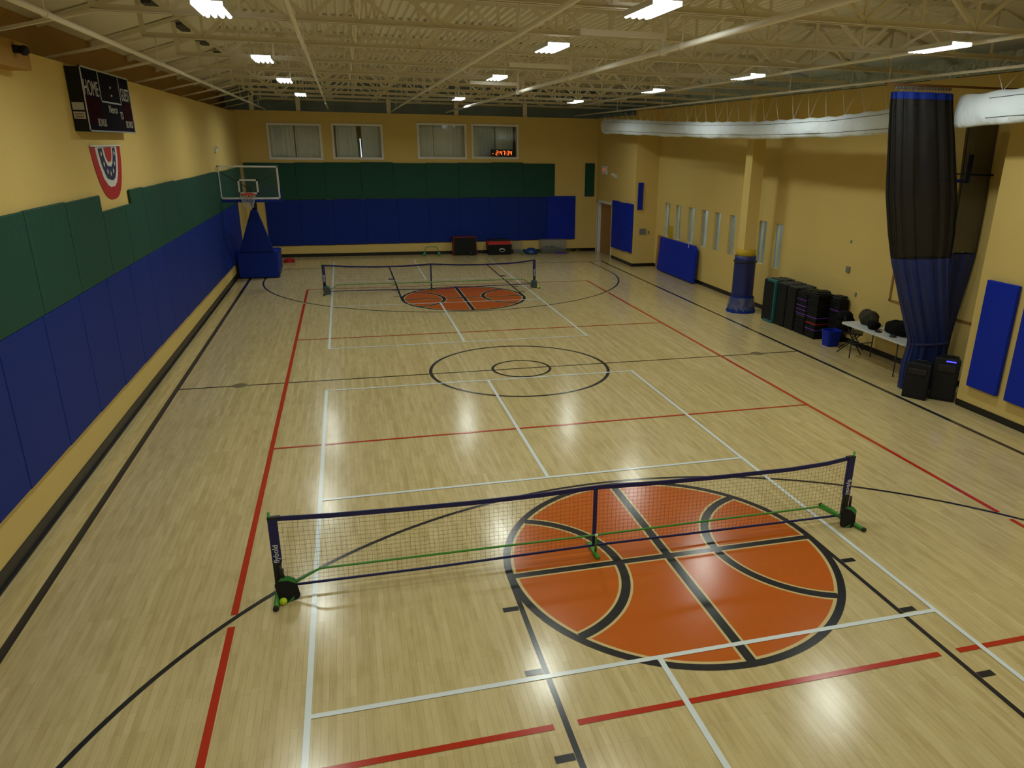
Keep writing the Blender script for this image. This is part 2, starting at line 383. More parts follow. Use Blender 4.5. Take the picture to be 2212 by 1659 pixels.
bm = B(); box(bm, -7.65, -7.45, YN, 22, 0, 5.98); struct(obj('wall_left_upper', bm, 'wall_up'), 'orange set-back strip of wall above the left ledge')
WIN = [(-5.78, -3.98, 3.76, 4.90), (-3.45, -1.70, 3.79, 4.93), (-0.22, 1.57, 3.84, 5.02), (1.93, 3.70, 3.87, 5.03)]
struct(wall_y(YB, YB+0.2, -7.45, 8.4, 0, ZW+0.08, WIN, 'wall', 'wall_back'), 'tan end wall with four high windows')
DOOR = (15.12, 16.98)
struct(wall_x(XR, XR+0.25, JY, YB, 0, ZW+0.1, [(DOOR[0], DOOR[1], 0, 2.10)], 'wall', 'wall_right_far'), 'tan wall with the door beside the end wall')
SL = [(11.40, 11.83), (10.40, 10.84), (9.32, 9.79), (8.31, 8.79), (7.41, 7.82), (6.43, 6.82), (4.62, 5.04), (3.78, 4.18)]
struct(wall_x(XRR, XRR+0.16, PY, JY+0.25, 0, 5.66, [(a, b, 1.24, 2.42) for a, b in SL], 'wall', 'wall_right'), 'recessed tan side wall pierced by narrow slot windows')
bm = B(); box(bm, XR+0.05, XRR+0.3, YN, PY, 0, 5.66); struct(obj('wall_right_near', bm, 'wall'), 'tan wall block carrying two blue mats')
bm = B(); box(bm, XR+0.25, XRR, JY, JY+0.25, 0, 5.66); box(bm, XR, XR+0.25, JY, JY+0.25, ZW+0.1, 5.66); struct(obj('wall_jog', bm, 'wall'), 'short tan return wall at the end of the recess')
bm = B(); box(bm, -7.45, 8.4, YN-0.2, YN, 0, 7); struct(obj('wall_near', bm, 'wall'))
# space above and beyond the end wall
bm = B(); box(bm, -7.6, 9.4, 19.2, 19.4, 0, 7); struct(obj('wall_beyond', bm, 'dark_void'))
bm = B(); box(bm, -7.45, 9.4, YB+0.9, 19.2, 5.0, 5.2); box(bm, -7.45, 9.4, YB+0.8, YB+0.9, 3.0, 5.2); struct(obj('ceiling_beyond', bm, 'dark_void'))
bm = B(); box(bm, -7.45, 8.4, YB+0.8, YB+0.9, 3.0, 5.2); box(bm, -7.45, 8.4, YB+0.2, YB+0.8, 3.3, 3.5)
struct(obj('wall_window_room', bm, 'white_t'))
bm = B(); box(bm, 8.4, 9.3, YN, 22, 0, 0.1); box(bm, 9.2, 9.3, YN, 22, 0.1, 5.5); struct(obj('wall_corridor', bm, 'white_t'))
bm = B(); box(bm, 8.9, 9.0, YN, 22, 5.3, 6.15); struct(obj('wall_insulation', bm, 'insul'), 'pale blue insulation showing above the side wall')
# recess top: return block over the left ledge
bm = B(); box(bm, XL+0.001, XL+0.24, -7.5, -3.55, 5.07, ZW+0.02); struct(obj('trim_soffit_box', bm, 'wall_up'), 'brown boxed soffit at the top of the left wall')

# baseboards
def bb(name, *boxes):
    bm = B()
    for q in boxes: box(bm, *q)
    struct(obj(name, bm, 'cove', bevel=0.004))
bb('baseboard_left', (XL, XL+0.014, YN, YB, 0.0, 0.17), (XL, XL+0.045, YN, YB, 0.0, 0.018))
bb('baseboard_back', (XL, XR, YB-0.014, YB, 0, 0.13))
bb('baseboard_right', (XR-0.014, XR, JY-0.014, DOOR[0]-0.09, 0, 0.12), (XR, XRR, JY-0.014, JY, 0, 0.12), (XRR-0.014, XRR, PY, JY-0.014, 0, 0.12),
   (XR+0.036, XR+0.05, YN, PY, 0, 0.12), (XR-0.014, XR, DOOR[1]+0.09, YB, 0, 0.12))

# windows of the end wall
for i, (a, b, z0, z1) in enumerate(WIN):
    w = bpy.data.objects.new('window_%d' % (i+1), None); COL.objects.link(w); struct(w, 'white framed high window, %s from the left corner' % ORD[i])
    bm = B(); t = 0.085; y0, y1 = YB-0.03, YB+0.05
    box(bm, a-t, b+t, y0, y1, z1, z1+t); box(bm, a-t, b+t, y0, y1, z0-t, z0); box(bm, a-t, a, y0, y1, z0, z1); box(bm, b, b+t, y0, y1, z0, z1)
    obj('window_frame', bm, 'white_t', w, bevel=0.006)
    bm = B(); box(bm, a, b, YB+0.03, YB+0.036, z0, z1); obj('pane', bm, 'glass', w)
# curtains behind the panes
def curtain(x0, x1, z0, z1, y, label, lean=0.0):
    bm = B(); n = max(24, int((x1-x0)*60)); rows = 6; g = []
    for j in range(rows+1):
        t = j/rows; z = z0+(z1-z0)*t
        row = []
        for k in range(n+1):
            s = k/n; x = x0+(x1-x0)*s+lean*(1-t)*s
            row.append(bm.verts.new((x, y+0.022*math.sin(s*(x1-x0)*26+2*math.sin(s*9))*(0.5+0.5*(1-t))+0.006*math.sin(s*71), z)))
        g.append(row)
    for j in range(rows):
        for k in range(n): bm.faces.new((g[j][k], g[j][k+1], g[j+1][k+1], g[j+1][k])).smooth = True
    o = obj('window_curtain', bm, 'curt'); md = o.modifiers.new('t', 'SOLIDIFY'); md.thickness = 0.004
    tag(o, label, 'curtain', 'grey curtains behind the high windows')
cv = [(-5.85, -4.92, 'left half of the grey curtain in the window nearest the corner hoop'), (-4.88, -3.93, 'right half of the grey curtain in the window nearest the corner hoop'),
      (-3.38, -2.62, 'grey curtain left of the bright gap in the second window'), (-2.42, -1.62, 'grey curtain right of the bright gap in the second window'),
      (-0.30, 0.36, 'narrow grey curtain on the left of the third window'), (0.38, 1.65, 'wide grey curtain filling the rest of the third window'),
      (1.85, 2.83, 'grey curtain on the left of the window with the clock'), (2.88, 3.62, 'grey curtain behind the red digital clock')]
for a, b, l in cv: curtain(a, b, 3.6, 5.12, YB+0.30, l, 0.06 if a in (-3.38, 1.85) else 0)
bm = B(); tube(bm, [(-2.46, YB+0.5, 3.75), (-2.475, YB+0.5, 4.48)], 0.018, 8); tag(obj('fluorescent_tube', bm, 'slit'), 'bright lit tube showing through the curtain gap in the second window', 'lamp')

# door
d = bpy.data.objects.new('door_1', None); COL.objects.link(d); struct(d, 'brown wooden door in a white frame beside the blue mats')
bm = B(); t = 0.09
for ya, yb, za, zb in ((DOOR[0]-t, DOOR[0], 0, 2.10+t), (DOOR[1], DOOR[1]+t, 0, 2.10+t), (DOOR[0]-t, DOOR[1]+t, 2.10, 2.10+t)):
    box(bm, XR-0.02, XR+0.02, ya, yb, za, zb)
for ya, yb, za, zb in ((DOOR[0], DOOR[0]+0.03, 0, 2.10), (DOOR[1]-0.03, DOOR[1], 0, 2.10), (DOOR[0], DOOR[1], 2.07, 2.10)):
    box(bm, XR+0.02, XR+0.24, ya, yb, za, zb)
obj('door_frame', bm, 'white_t', d, bevel=0.004)
bm = B(); box(bm, XR+0.15, XR+0.19, DOOR[0]+0.03, DOOR[1]-0.03, 0.01, 2.07); obj('door_leaf', bm, 'wood_b', d, bevel=0.004)
bm = B(); tube(bm, [(XR+0.15, 15.28, 1.0), (XR+0.09, 15.28, 1.0)], 0.012, 8); tube(bm, [(XR+0.09, 15.28, 1.0), (XR+0.09, 15.40, 1.0)], 0.010, 8); obj('door_handle', bm, 'spring', d)

# slot windows
for i, (a, b) in enumerate(SL):
    w = bpy.data.objects.new('window_%d' % (i+5), None); COL.objects.link(w); struct(w, 'narrow slot window in the side wall, %s from the end wall' % ORD[i])
    bm = B(); t = 0.02; z0, z1 = 1.24, 2.42
    for q in ((XRR+0.06, XRR+0.10, a, a+t, z0, z1), (XRR+0.06, XRR+0.10, b-t, b, z0, z1), (XRR+0.06, XRR+0.10, a, b, z0, z0+t), (XRR+0.06, XRR+0.10, a, b, z1-t, z1)): box(bm, *q)
    obj('window_frame', bm, 'alu', w)
    bm = B(); box(bm, XRR+0.075, XRR+0.081, a+t, b-t, z0+t, z1-t); obj('pane', bm, 'glass', w)
# column in front of the slot windows
bm = B(); box(bm, 7.17, 7.52, 4.12, 4.47, 1.5, 5.66); box(bm, 7.24, 7.45, 4.2, 4.4, 0, 1.5)
t = struct(obj('column', bm, 'wall'), 'tan square column standing before the slot windows'); t['kind'] = 'structure'

# ------------------------------------------------------------------ roof: deck, trusses, pipes
def deck():
    bm = B(); pts = []; x = -5.6; D = 0.052; p = 0.155
    pts.append((-7.47, 5.97))
    while x < 7.15:
        pts += [(x, 6.58), (x+0.055, 6.58), (x+0.075, 6.58+D), (x+0.135, 6.58+D)]; x += p
    pts += [(x, 6.58), (9.0, 6.10)]
    A = [bm.verts.new((a, YN, z)) for a, z in pts]; C = [bm.verts.new((a, 19.4, z)) for a, z in pts]
    for k in range(len(pts)-1): bm.faces.new((A[k], A[k+1], C[k+1], C[k]))
    o = obj('ceiling', bm, 'deck', fixn=False); md = o.modifiers.new('t', 'SOLIDIFY'); md.thickness = 0.02; md.offset = 1
    struct(o, 'cream corrugated metal roof deck')
deck()
bm = B(); box(bm, -7.6, 9.3, YN, 19.4, 6.70, 6.78); struct(obj('ceiling_top', bm, 'dgrey'))
TY = [-13.06, -10.54, -8.01, -5.49, -3.18, -0.60, 2.08, 4.60, 7.23, 9.76, 12.28, 14.80, 17.55]
def make_truss(label):
    t = thing('roof_truss', label, 'roof truss', (0, 0, 0), 0, 'cream steel trusses under the roof deck')
    for nm, z in (('bottom_chord', 5.80), ('top_chord', 6.52)):
        bm = B(); x0, x1 = (-6.0, 7.7) if z < 6 else (-5.6, 7.4)
        for s in (-1, 1):
            box(bm, x0, x1, s*0.012 if s > 0 else -0.062, 0.062 if s > 0 else -0.012, z, z+0.008) if z < 6 else box(bm, x0, x1, s*0.012 if s > 0 else -0.062, 0.062 if s > 0 else -0.012, z+0.052, z+0.06)
            box(bm, x0, x1, 0.012 if s > 0 else -0.020, 0.020 if s > 0 else -0.012, z, z+0.075 if z < 6 else z+0.06)
        if z > 6:
            bar(bm, (-5.6, 0, z+0.03), (-7.4, 0, 5.90), 0.10, 0.06); bar(bm, (7.4, 0, z+0.03), (8.85, 0, 6.02), 0.10, 0.06)
        obj(nm, bm, 'steel', t)
    bm = B(); bar(bm, (-5.98, 0, 5.83), (-6.0, 0, 6.36), 0.07, 0.07); obj('brace', bm, 'steel', t)
    bm = B(); bar(bm, (-5.95, 0, 5.80), (-7.42, 0, 5.44), 0.07, 0.035); obj('tie_bar', bm, 'steel', t)
    bm = B(); bar(bm, (7.6, 0, 5.83), (8.3, 0, 5.83), 0.10, 0.06); obj('end_seat', bm, 'steel', t)
    step = 1.66; x = -5.15
    vb = B(); bar(vb, (0, 0, 5.84), (0, 0, 6.54), 0.036, 0.036); vo = None
    db = B(); bar(db, (0, 0, 5.84), (step/2, 0, 6.53), 0.056, 0.05)
    eb = B(); bar(eb, (0, 0, 5.84), (-step/2, 0, 6.53), 0.056, 0.05)
    protos = [obj('brace', b_, 'steel', t) for b_ in (vb, db, eb)]; first = True
    while x < 7.6:
        for p in protos:
            if first: p.location.x = x
            else:
                if x+step/2 > 7.5 and p is protos[1]: continue
                c = p.copy(); COL.objects.link(c); c.parent = t; c.location.x = x
        if x+step/2 < 7.4:
            c = protos[0].copy(); COL.objects.link(c); c.parent = t; c.location.x = x+step/2
        first = False; x += step
    return t
tl = ['roof truss %s' % s for s in ()]
desc = []
vis = [y for y in TY]
tr0 = make_truss('x'); trk = kids(tr0)
for i, y in enumerate(TY):
    t = tr0 if i == 0 else copy_tree(tr0, None, trk)
    t.location = (0, y, 0)
    if y < -7: lab = 'cream steel roof truss above the near court, %s forward of the camera' % ORD[i]
    elif y < 17: lab = 'cream steel roof truss spanning the hall, %s counted back from the end wall' % ORD[11-i]
    else: lab = 'cream steel truss in the dark beyond the end wall, %s behind it' % ORD[0]
    t['label'] = lab
# bridging between neighbouring trusses
def bridging(x, y0, y1, lab):
    bm = B(); bar(bm, (x, y0, 5.86), (x, y1, 6.48), 0.03, 0.03); bar(bm, (x+0.04, y0, 6.48), (x+0.04, y1, 5.86), 0.03, 0.03)
    tag(obj('cross_bridging', bm, 'steel'), lab, 'brace', 'crossed bridging bars between trusses')
for j, x in enumerate((-2.9, 2.0, 5.4)):
    for i in range(3, 10):
        bridging(x, TY[i]+0.03, TY[i+1]-0.03, 'crossed bridging bars, %s bay from the end wall, %s' % (ORD[10-i], ('scoreboard side', 'mid hall', 'duct side')[j]))
# pipes
def pipe(x, z, r, label, y1=17.15, m='steel_l', hang=(), y0=YN):
    t = thing('ceiling_pipe', label, 'pipe', (x, 0, z), 0, 'pipes running the length of the ceiling')
    bm = B(); tube(bm, [(0, y0, 0), (0, y1, 0)], r, 10); obj('pipe_run', bm, m, t)
    for k, y in enumerate(hang):
        bm = B(); tube(bm, [(0, y, 0), (0, y, 5.82-z)], 0.008, 6); tube(bm, [(0, y-0.02, 0), (0, y+0.02, 0)], r+0.01, 10); obj('hanger', bm, m, t)
    return t
HY = [y for y in TY[3:12]]
pipe(-5.83, 5.45, 0.030, 'cream ceiling pipe over the scoreboard side, nearest the left wall', hang=[HY[k] for k in (0, 2, 4, 6, 8)])
pipe(-3.58, 5.50, 0.026, 'cream ceiling pipe with couplings in line with the first high window', hang=HY[1::2])
pipe(-1.22, 5.50, 0.028, 'cream ceiling pipe crossing above the pair of left high windows', hang=HY[::2])
pm = pipe(0.86, 5.50, 0.035, 'thick pale sprinkler main with upright risers above the mid court', hang=(-5.2, -0.9, 3.5, 8.1))
pipe(5.36, 5.765, 0.028, 'cream ceiling pipe passing the row of lamps on the duct side', hang=HY[1::2])
pipe(6.15, 5.50, 0.022, 'thin cream ceiling pipe just above the white duct', hang=(-2.2, 1.0, 4.6, 8.0, 12.0))
for y in (-4.62, -0.33, 4.03):
    bm = B(); tube(bm, [(0, y, 0), (0, y, 0.45)], 0.028, 10); tube(bm, [(0, y-0.05, 0), (0, y+0.05, 0)], 0.055, 12); obj('riser', bm, 'steel_l', pm)
    bm = B(); bar(bm, (-1.12, y, 0.17), (0, y, 0.17), 0.05, 0.07); obj('branch', bm, 'steel_l', pm)
# posts standing on the end wall
for i, x in enumerate((-6.3, -4.66, -1.33, 1.28, 4.07)):
    bm = B(); box(bm, x-0.08, x+0.08, 17.25, 17.38, ZW+0.08, 5.98); box(bm, x-0.03, x+0.03, 17.25, 17.38, 5.9, 6.4)
    tag(obj('roof_post', bm, 'steel'), 'short cream post on top of the end wall, %s from the left corner' % ORD[i], 'post', 'posts on top of the end wall')
# dark bars standing in for the dark gaps under the left eave
for i, y in enumerate((-3.6, -1.6, -0.3, 2.1, 4.4, 7.0)):
    bm = B(); bar(bm, (-5.95, y, 6.34), (-5.95, y+0.95, 6.34), 0.16, 0.05)
    tag(obj('eave_gap_bar', bm, 'dgrey'), 'dark bar marking a gap under the left eave, %s from the camera' % ORD[i], 'vent', 'dark bars under the left eave')

# lamps
def lamp():
    t = thing('high_bay_lamp', 'x', 'ceiling lamp', (0, 0, LAMP_Z), 0, 'lit rectangular high bay lamps')
    bm = B()
    box(bm, -0.165, 0.165, -0.44, 0.44, 0.050, 0.065); box(bm, -0.165, -0.16, -0.44, 0.44, 0.004, 0.052); box(bm, 0.16, 0.165, -0.44, 0.44, 0.004, 0.052)
    obj('housing', bm, 'lamp_h', t)
    for k in range(4):
        bm = B(); x = -0.12+0.08*k; tube(bm, [(x, -0.44, 0.022), (x, 0.44, 0.022)], 0.026, 12); obj('lamp_tube', bm, 'tube', t)
    for yy in (-0.3, 0.3): bm = B(); tube(bm, [(0, yy, 0.05), (0, yy, 0.90)], 0.004, 5); obj('hanging_wire', bm, 'steel', t)
    return t
l0 = lamp(); lk = kids(l0)
cnt = {}
for i, (x, y) in enumerate(LAMPS):
    t = l0 if i == 0 else copy_tree(l0, None, lk)
    t.location = (x, y, LAMP_Z)
    row = 'row along the scoreboard wall' if x < -2 else ('middle row' if x < 3 else 'row along the duct side')
    n = len([1 for q in LAMPS if abs(q[0]-x) < 1.5 and q[1] >= y])
    t['label'] = 'glowing high bay lamp in the %s, %s from the end wall' % (row, ORD[n-1])

# ------------------------------------------------------------------ wall mats
def mat_panel(axis, a0, a1, z0, z1, m, label, group, notch=None, face=None, th=0.05, back=True):
    t = thing('wall_mat', label, 'wall mat', (0, 0, 0), 0, group)
    g = 0.004 if axis != 'y' else 0.0008; a0 += g; a1 -= g
    if notch: pts = [(a0, z0), (a1, z0)] + notch
    else: pts = [(a0, z0), (a1, z0), (a1, z1), (a0, z1)]
    bm = B()
    if axis == 'x+': prism(bm, pts, face+0.012, face+th, 'x')
    elif axis == 'x-': prism(bm, pts, face-th, face-0.012, 'x')
    else: prism(bm, pts, face-th, face-0.012, 'y')
    obj('padding', bm, m, t, bevel=0.012)
    if back:
        bm = B()
        if axis == 'x+': box(bm, face, face+0.012, a0, a1, z0-0.02, z1-0.06 if not notch else z0+0.5)
        elif axis == 'x-': box(bm, face-0.012, face, a0, a1, z0-0.02, z1-0.06)
        else: box(bm, a0, a1, face-0.012, face, z0-0.02, z1-0.06)
        obj('backing_board', bm, 'backing', t)
    return t
GS = [-9.9, -8.5, -7.0, -5.6, -4.17, -2.72, -1.14, 0.15, 1.55, 3.0, 4.45, 5.9, 7.4, 8.9, 10.4, 11.9, 13.4, 14.9, 16.2]
for i, (a, b) in enumerate(zip(GS, GS[1:])):
    zt = 3.56-0.008*i+random.uniform(-0.015, 0.015); nt_ = None
    pos = i-6
    if a == -1.14: zt = 3.27; lab = 'green wall mat cut down directly under the bunting'
    elif a == 0.15:
        nt_ = [(b-0.004, 3.50), (0.62, 3.50), (0.62, 3.27), (a+0.004, 3.27)]; lab = 'green wall mat with a stepped top edge right of the bunting'
    elif a < -1.2: lab = 'green wall mat on the left wall, %s before the bunting notch' % ORD[5-i]
    else: lab = 'green wall mat on the left wall, %s beyond the stepped mat' % ORD[i-8]
    mat_panel('x+', a, b, 2.305, zt, 'green', lab, 'green mats along the left wall', nt_, XL, back=False)
bs = [-4.25+1.34*k for k in range(-5, 15)]
for i, (a, b) in enumerate(zip(bs, bs[1:])):
    mat_panel('x+', a, b, 0.66-0.009*i, 2.30, 'blue', 'blue wall mat low on the left wall, %s from the nearest' % ORD[i], 'blue mats along the left wall', None, XL)
gb = [-6.82, -4.98, -3.9, -2.55, -1.30, -0.02, 1.3, 2.65, 3.97, 5.33]; gz = [3.55, 3.56, 3.585, 3.60, 3.62, 3.59, 3.61, 3.63, 3.655, 3.62]
for i, (a, b) in enumerate(zip(gb, gb[1:])):
    mat_panel('y', a, b, 2.20+0.0125*i, gz[i+1], 'green', 'dark green mat on the end wall, %s from the hoop' % ORD[i], 'green mats on the end wall', None, None if False else YB, back=False)
bbk = [-6.2, -4.95, -3.7, -2.45, -1.2, 0.05, 1.3, 2.55, 3.8, 5.03, 6.26]
for i, (a, b) in enumerate(zip(bbk, bbk[1:])):
    last = i == 9
    mat_panel('y', a, b, 0.46+0.008*i, 2.19+0.0125*i if i < 9 else 2.325, 'blue_b' if last else 'blue',
              'brighter blue mat at the door end of the end wall' if last else 'dark blue mat on the end wall, %s from the hoop' % ORD[i], 'blue mats on the end wall', None, YB)
mat_panel('y', 6.66, 7.08, 2.31, 3.65, 'green', 'single narrow dark green mat high in the corner above the door', 'single mats', None, YB, back=False)
for i, (a, b, za, zb) in enumerate(((14.18, 14.99, 0.46, 2.31), (13.42, 14.16, 0.47, 2.29), (12.64, 13.40, 0.50, 2.31))):
    mat_panel('x-', a, b, za, zb, 'blue_b', ('tall blue mat right beside the door frame', 'tall blue mat in the middle of the three by the door', 'tall blue mat of the door trio at the wall corner')[i], 'three blue mats by the door', None, XR, back=False)
mat_panel('y', 7.30, 7.51, 2.11, 3.09, 'blue_b', 'small narrow blue mat on the short return wall', 'single mats', None, JY, back=False)
mat_panel('x-', -4.83, -4.18, 0.44, 2.31, 'blue_b', 'tall blue mat beside the speakers on the near wall block', 'blue mats on the near wall block', None, XR+0.05, th=0.09, back=False)
mat_panel('x-', -5.75, -5.0, 0.43, 2.33, 'blue_b', 'tall blue mat cut by the right picture edge', 'blue mats on the near wall block', None, XR+0.05, th=0.09, back=False)

# ------------------------------------------------------------------ scoreboard
sb = thing('scoreboard', 'black scoreboard reading HOME and GUEST high on the left wall', 'scoreboard', (XL, 0, 0))
# local x is out of the wall, board faces +x
y0, y1, z0, z1 = -1.55, 1.05, 4.43, 5.31; dp = 0.19
bm = B(); box(bm, 0.002, dp-0.02, y0, y1-0.3, z0, z1-0.02); obj('cabinet', bm, 'black_pl', sb)
bm = B(); box(bm, dp-0.02, dp, y0, y1, z0, z1); obj('face_panel', bm, 'scr_back', sb)
bm = B()
for q in ((y0, y0+0.02, z0, z1), (y1-0.02, y1, z0, z1), (y0, y1, z0, z0+0.022), (y0, y1, z1-0.022, z1)): box(bm, dp, dp+0.012, q[0], q[1], q[2], q[3])
obj('face_frame', bm, 'alu', sb)
bm = B(); ca, cb = -0.72, 0.42; cz = 4.86
for q in ((ca, ca+0.018, cz, z1-0.02), (cb-0.018, cb, cz, z1-0.02), (ca, cb, cz, cz+0.022)): box(bm, dp, dp+0.008, q[0], q[1], q[2], q[3])
obj('clock_frame', bm, 'alu', sb)
for (a, b, c, e) in ((y0+0.05, -0.80, 4.55, 4.90), (0.50, y1-0.05, 4.55, 4.90)):
    bm = B(); box(bm, dp, dp+0.003, a, b, c, e); obj('score_window', bm, 'scr_maroon', sb)
for zz in (5.10, 4.98):
    bm = B(); sphere(bm, (dp+0.004, -0.12, zz), 0.016, 10); obj('colon_lamp', bm, 'white_c', sb)
def MX(y, z, x=None): # text on +x facing surface: text right -> +y, up -> +z
    return Matrix(((0, 0, 1, dp+0.004 if x is None else x), (1, 0, 0, y), (0, 1, 0, z), (0, 0, 0, 1)))
text('HOME', 0.30, 'letter', sb, MX(-1.14, 5.02), xs=0.85)
text('GUEST', 0.28, 'letter', sb, MX(0.74, 5.02), xs=0.62)
text('BONUS', 0.155, 'letter', sb, MX(-0.86, 4.56), xs=0.85)
text('BONUS', 0.155, 'letter', sb, MX(0.74, 4.56), xs=0.85)
text('TO', 0.17, 'letter', sb, MX(0.33, 4.69), xs=0.75)
text('Nevco', 0.17, 'letter', sb, MX(-0.13, 4.77), xs=1.1)
for z, w in ((4.72, 0.075), (4.60, 0.07)):
    bm = B(); box(bm, 0.02, dp-0.02, y0-0.004, y0, z, z+w+0.025); obj('sponsor_plate', bm, 'letter', sb)
    if z < 4.7:
        bm = B()
        for zz in (0.02, 0.055): box(bm, 0.04, dp-0.04, y0-0.007, y0-0.004, z+zz, z+zz+0.014)
        obj('lettering', bm, 'backing', sb)

# bunting
bt = thing('bunting', 'red white and blue half-fan bunting hung below the scoreboard', 'bunting', (XL, -0.22, 4.22))
def ulayer(w, h, cy_, z_top, x, n=40, rag=0.0, inner=None):
    pts = []
    for k in range(n+1):
        t = PI+PI*k/n
        c = math.cos(t); s = math.sin(t)
        pts.append((cy_+w*math.copysign(abs(c)**0.74, c)*(1-0.12*abs(s)), z_top+h*(-abs(s)**1.0)*1.0+rag*random.uniform(-1, 1)))
    return pts
for nm, w, h, m, x, rg, dz in (('red_border', 0.84, 0.82, 'red_c', 0.004, 0, 0), ('white_band', 0.60, 0.62, 'white_c', 0.010, 0.012, 0), ('blue_band', 0.47, 0.50, 'navy', 0.016, 0.016, -0.02), ('white_inner_band', 0.28, 0.29, 'white_c', 0.022, 0.012, -0.02), ('red_center', 0.20, 0.22, 'red_c', 0.028, 0.010, -0.02)):
    bm = B(); prism(bm, ulayer(w, h, -0.0, dz, x, rag=rg), x, x+0.005, 'x'); obj(nm, bm, m, bt)
for k in range(7):
    t = PI+PI*(k+0.5)/7; a, b = 0.375*math.cos(t), -0.02-0.40*abs(math.sin(t))
    bm = B(); pts = []
    for j in range(10):
        rr = 0.046 if j % 2 == 0 else 0.019; q = PI/2+2*PI*j/10; pts.append((a+rr*math.cos(q), b+rr*math.sin(q)))
    prism(bm, pts, 0.021, 0.026, 'x'); obj('star', bm, 'white_c', bt)
bm = B(); box(bm, 0.003, 0.034, -0.85, 0.85, -0.005, 0.02); obj('heading', bm, 'white_c', bt)

# small devices on the left wall
bm = B(); box(bm, XL, XL+0.06, 11.0, 11.35, 4.0, 4.12); tube(bm, [(XL+0.06, 11.08, 4.13), (XL+0.1, 11.08, 4.16)], 0.04, 8); tube(bm, [(XL+0.06, 11.27, 4.13), (XL+0.1, 11.27, 4.16)], 0.04, 8)
tag(obj('emergency_light', bm, 'white'), 'small white emergency light on the left wall above the hoop', 'emergency light')
sp = thing('security_camera', 'dark camera on the soffit box in the upper left corner', 'camera', (XL+0.24, -4.0, 5.25))
bm = B(); box(bm, 0, 0.06, -0.04, 0.04, -0.03, 0.05); obj('bracket', bm, 'black_pl', sp)
bm = B(); sphere(bm, (0.10, 0.0, -0.0), 0.055, 14); obj('dome', bm, 'black_pl', sp)

# ------------------------------------------------------------------ corner basketball hoop
hp = thing('basketball_hoop', 'portable basketball hoop with blue padding in the far left corner', 'basketball hoop', (-6.13, 12.25, 0))
bm = B(); box(bm, -0.66, 0.62, 0.0, 0.10, 0.02, 0.93); box(bm, -0.60, 0.60, 0.10, 1.75, 0.10, 0.80)
obj('base_padding', bm, 'blue_hoop', hp, bevel=0.04, seg=3)
bm = B(); hexa(bm, [(-0.56, -0.06, 0.88), (0.52, -0.06, 0.88), (0.52, 0.12, 0.88), (-0.56, 0.12, 0.88), (0.0, -0.57, 2.27), (0.18, -0.57, 2.27), (0.18, -0.42, 2.27), (0.0, -0.42, 2.27)])
obj('mast_padding', bm, 'blue_hoop', hp, bevel=0.02)
bm = B(); bar(bm, (0.05, 1.0, 0.8), (0.09, -0.5, 2.5), 0.12, 0.12); bar(bm, (0.09, -0.45, 2.3), (0.10, -1.28, 2.78), 0.09, 0.09); bar(bm, (0.05, 0.9, 0.8), (0.10, 0.1, 2.62), 0.05, 0.05); bar(bm, (0.10, 0.1, 2.62), (0.10, -1.28, 3.0), 0.05, 0.05)
obj('mast', bm, 'black_pl', hp)
bx0, bx1, bz0, bz1, by = -0.725, 1.00, 2.645, 3.625, -1.35
bm = B(); box(bm, bx0+0.04, bx1-0.04, by, by+0.012, bz0+0.04, bz1-0.04); bo = obj('backboard', bm, 'bglass', hp)
bm = B()
for q in ((bx0, bx0+0.05, bz0, bz1), (bx1-0.05, bx1, bz0, bz1), (bx0, bx1, bz0, bz0+0.05), (bx0, bx1, bz1-0.05, bz1)): box(bm, q[0], q[1], by-0.015, by+0.03, q[2], q[3])
obj('frame', bm, 'white', bo, bevel=0.005)
bm = B(); s0, s1, q0, q1 = -0.19, 0.385, 2.80, 3.235
for q in ((s0, s0+0.05, q0, q1), (s1-0.05, s1, q0, q1), (s0, s1, q0, q0+0.05), (s0, s1, q1-0.05, q1)): box(bm, q[0], q[1], by-0.006, by-0.001, q[2], q[3])
obj('target_square', bm, 'white', bo)
bm = B(); box(bm, bx0-0.02, bx1+0.02, by-0.02, by+0.06, bz0-0.09, bz0+0.0); box(bm, bx1, bx1+0.04, by-0.02, by+0.06, bz0-0.09, bz0+0.33)
obj('edge_padding', bm, 'blue_hoop', bo, bevel=0.015)
bm = B(); bar(bm, (0.12, by+0.04, 2.95), (bx0+0.05, by+0.04, 3.45), 0.025); bar(bm, (0.12, by+0.04, 2.95), (bx1-0.05, by+0.04, 3.45), 0.025); obj('support_arm', bm, 'black_pl', bo)
rc = (0.095, by-0.36, 2.815)
bm = B(); tube(bm, [(rc[0]+0.23*math.cos(a), rc[1]+0.23*math.sin(a), rc[2]) for a in [2*PI*k/28 for k in range(28)]], 0.011, 8, closed=True)
box(bm, rc[0]-0.12, rc[0]+0.12, by-0.14, by-0.02, 2.73, 2.84); bar(bm, (rc[0]-0.1, by-0.1, 2.75), (rc[0]-0.13, rc[1]+0.14, 2.81), 0.02); bar(bm, (rc[0]+0.1, by-0.1, 2.75), (rc[0]+0.13, rc[1]+0.14, 2.81), 0.02)
ri = obj('rim', bm, 'rim', hp)
bm = B(); N = 12
for lv in range(4):
    za, zb = 2.81-0.10*lv, 2.81-0.10*(lv+1); ra, rb = 0.225-0.028*lv, 0.225-0.028*(lv+1)
    for k in range(N):
        for s in (-1, 1):
            a0 = 2*PI*(k+0.5*(lv % 2))/N; a1 = a0+s*PI/N
            bar(bm, (rc[0]+ra*math.cos(a0), rc[1]+ra*math.sin(a0), za), (rc[0]+rb*math.cos(a1), rc[1]+rb*math.sin(a1), zb), 0.007)
obj('net', bm, 'net_w', ri)
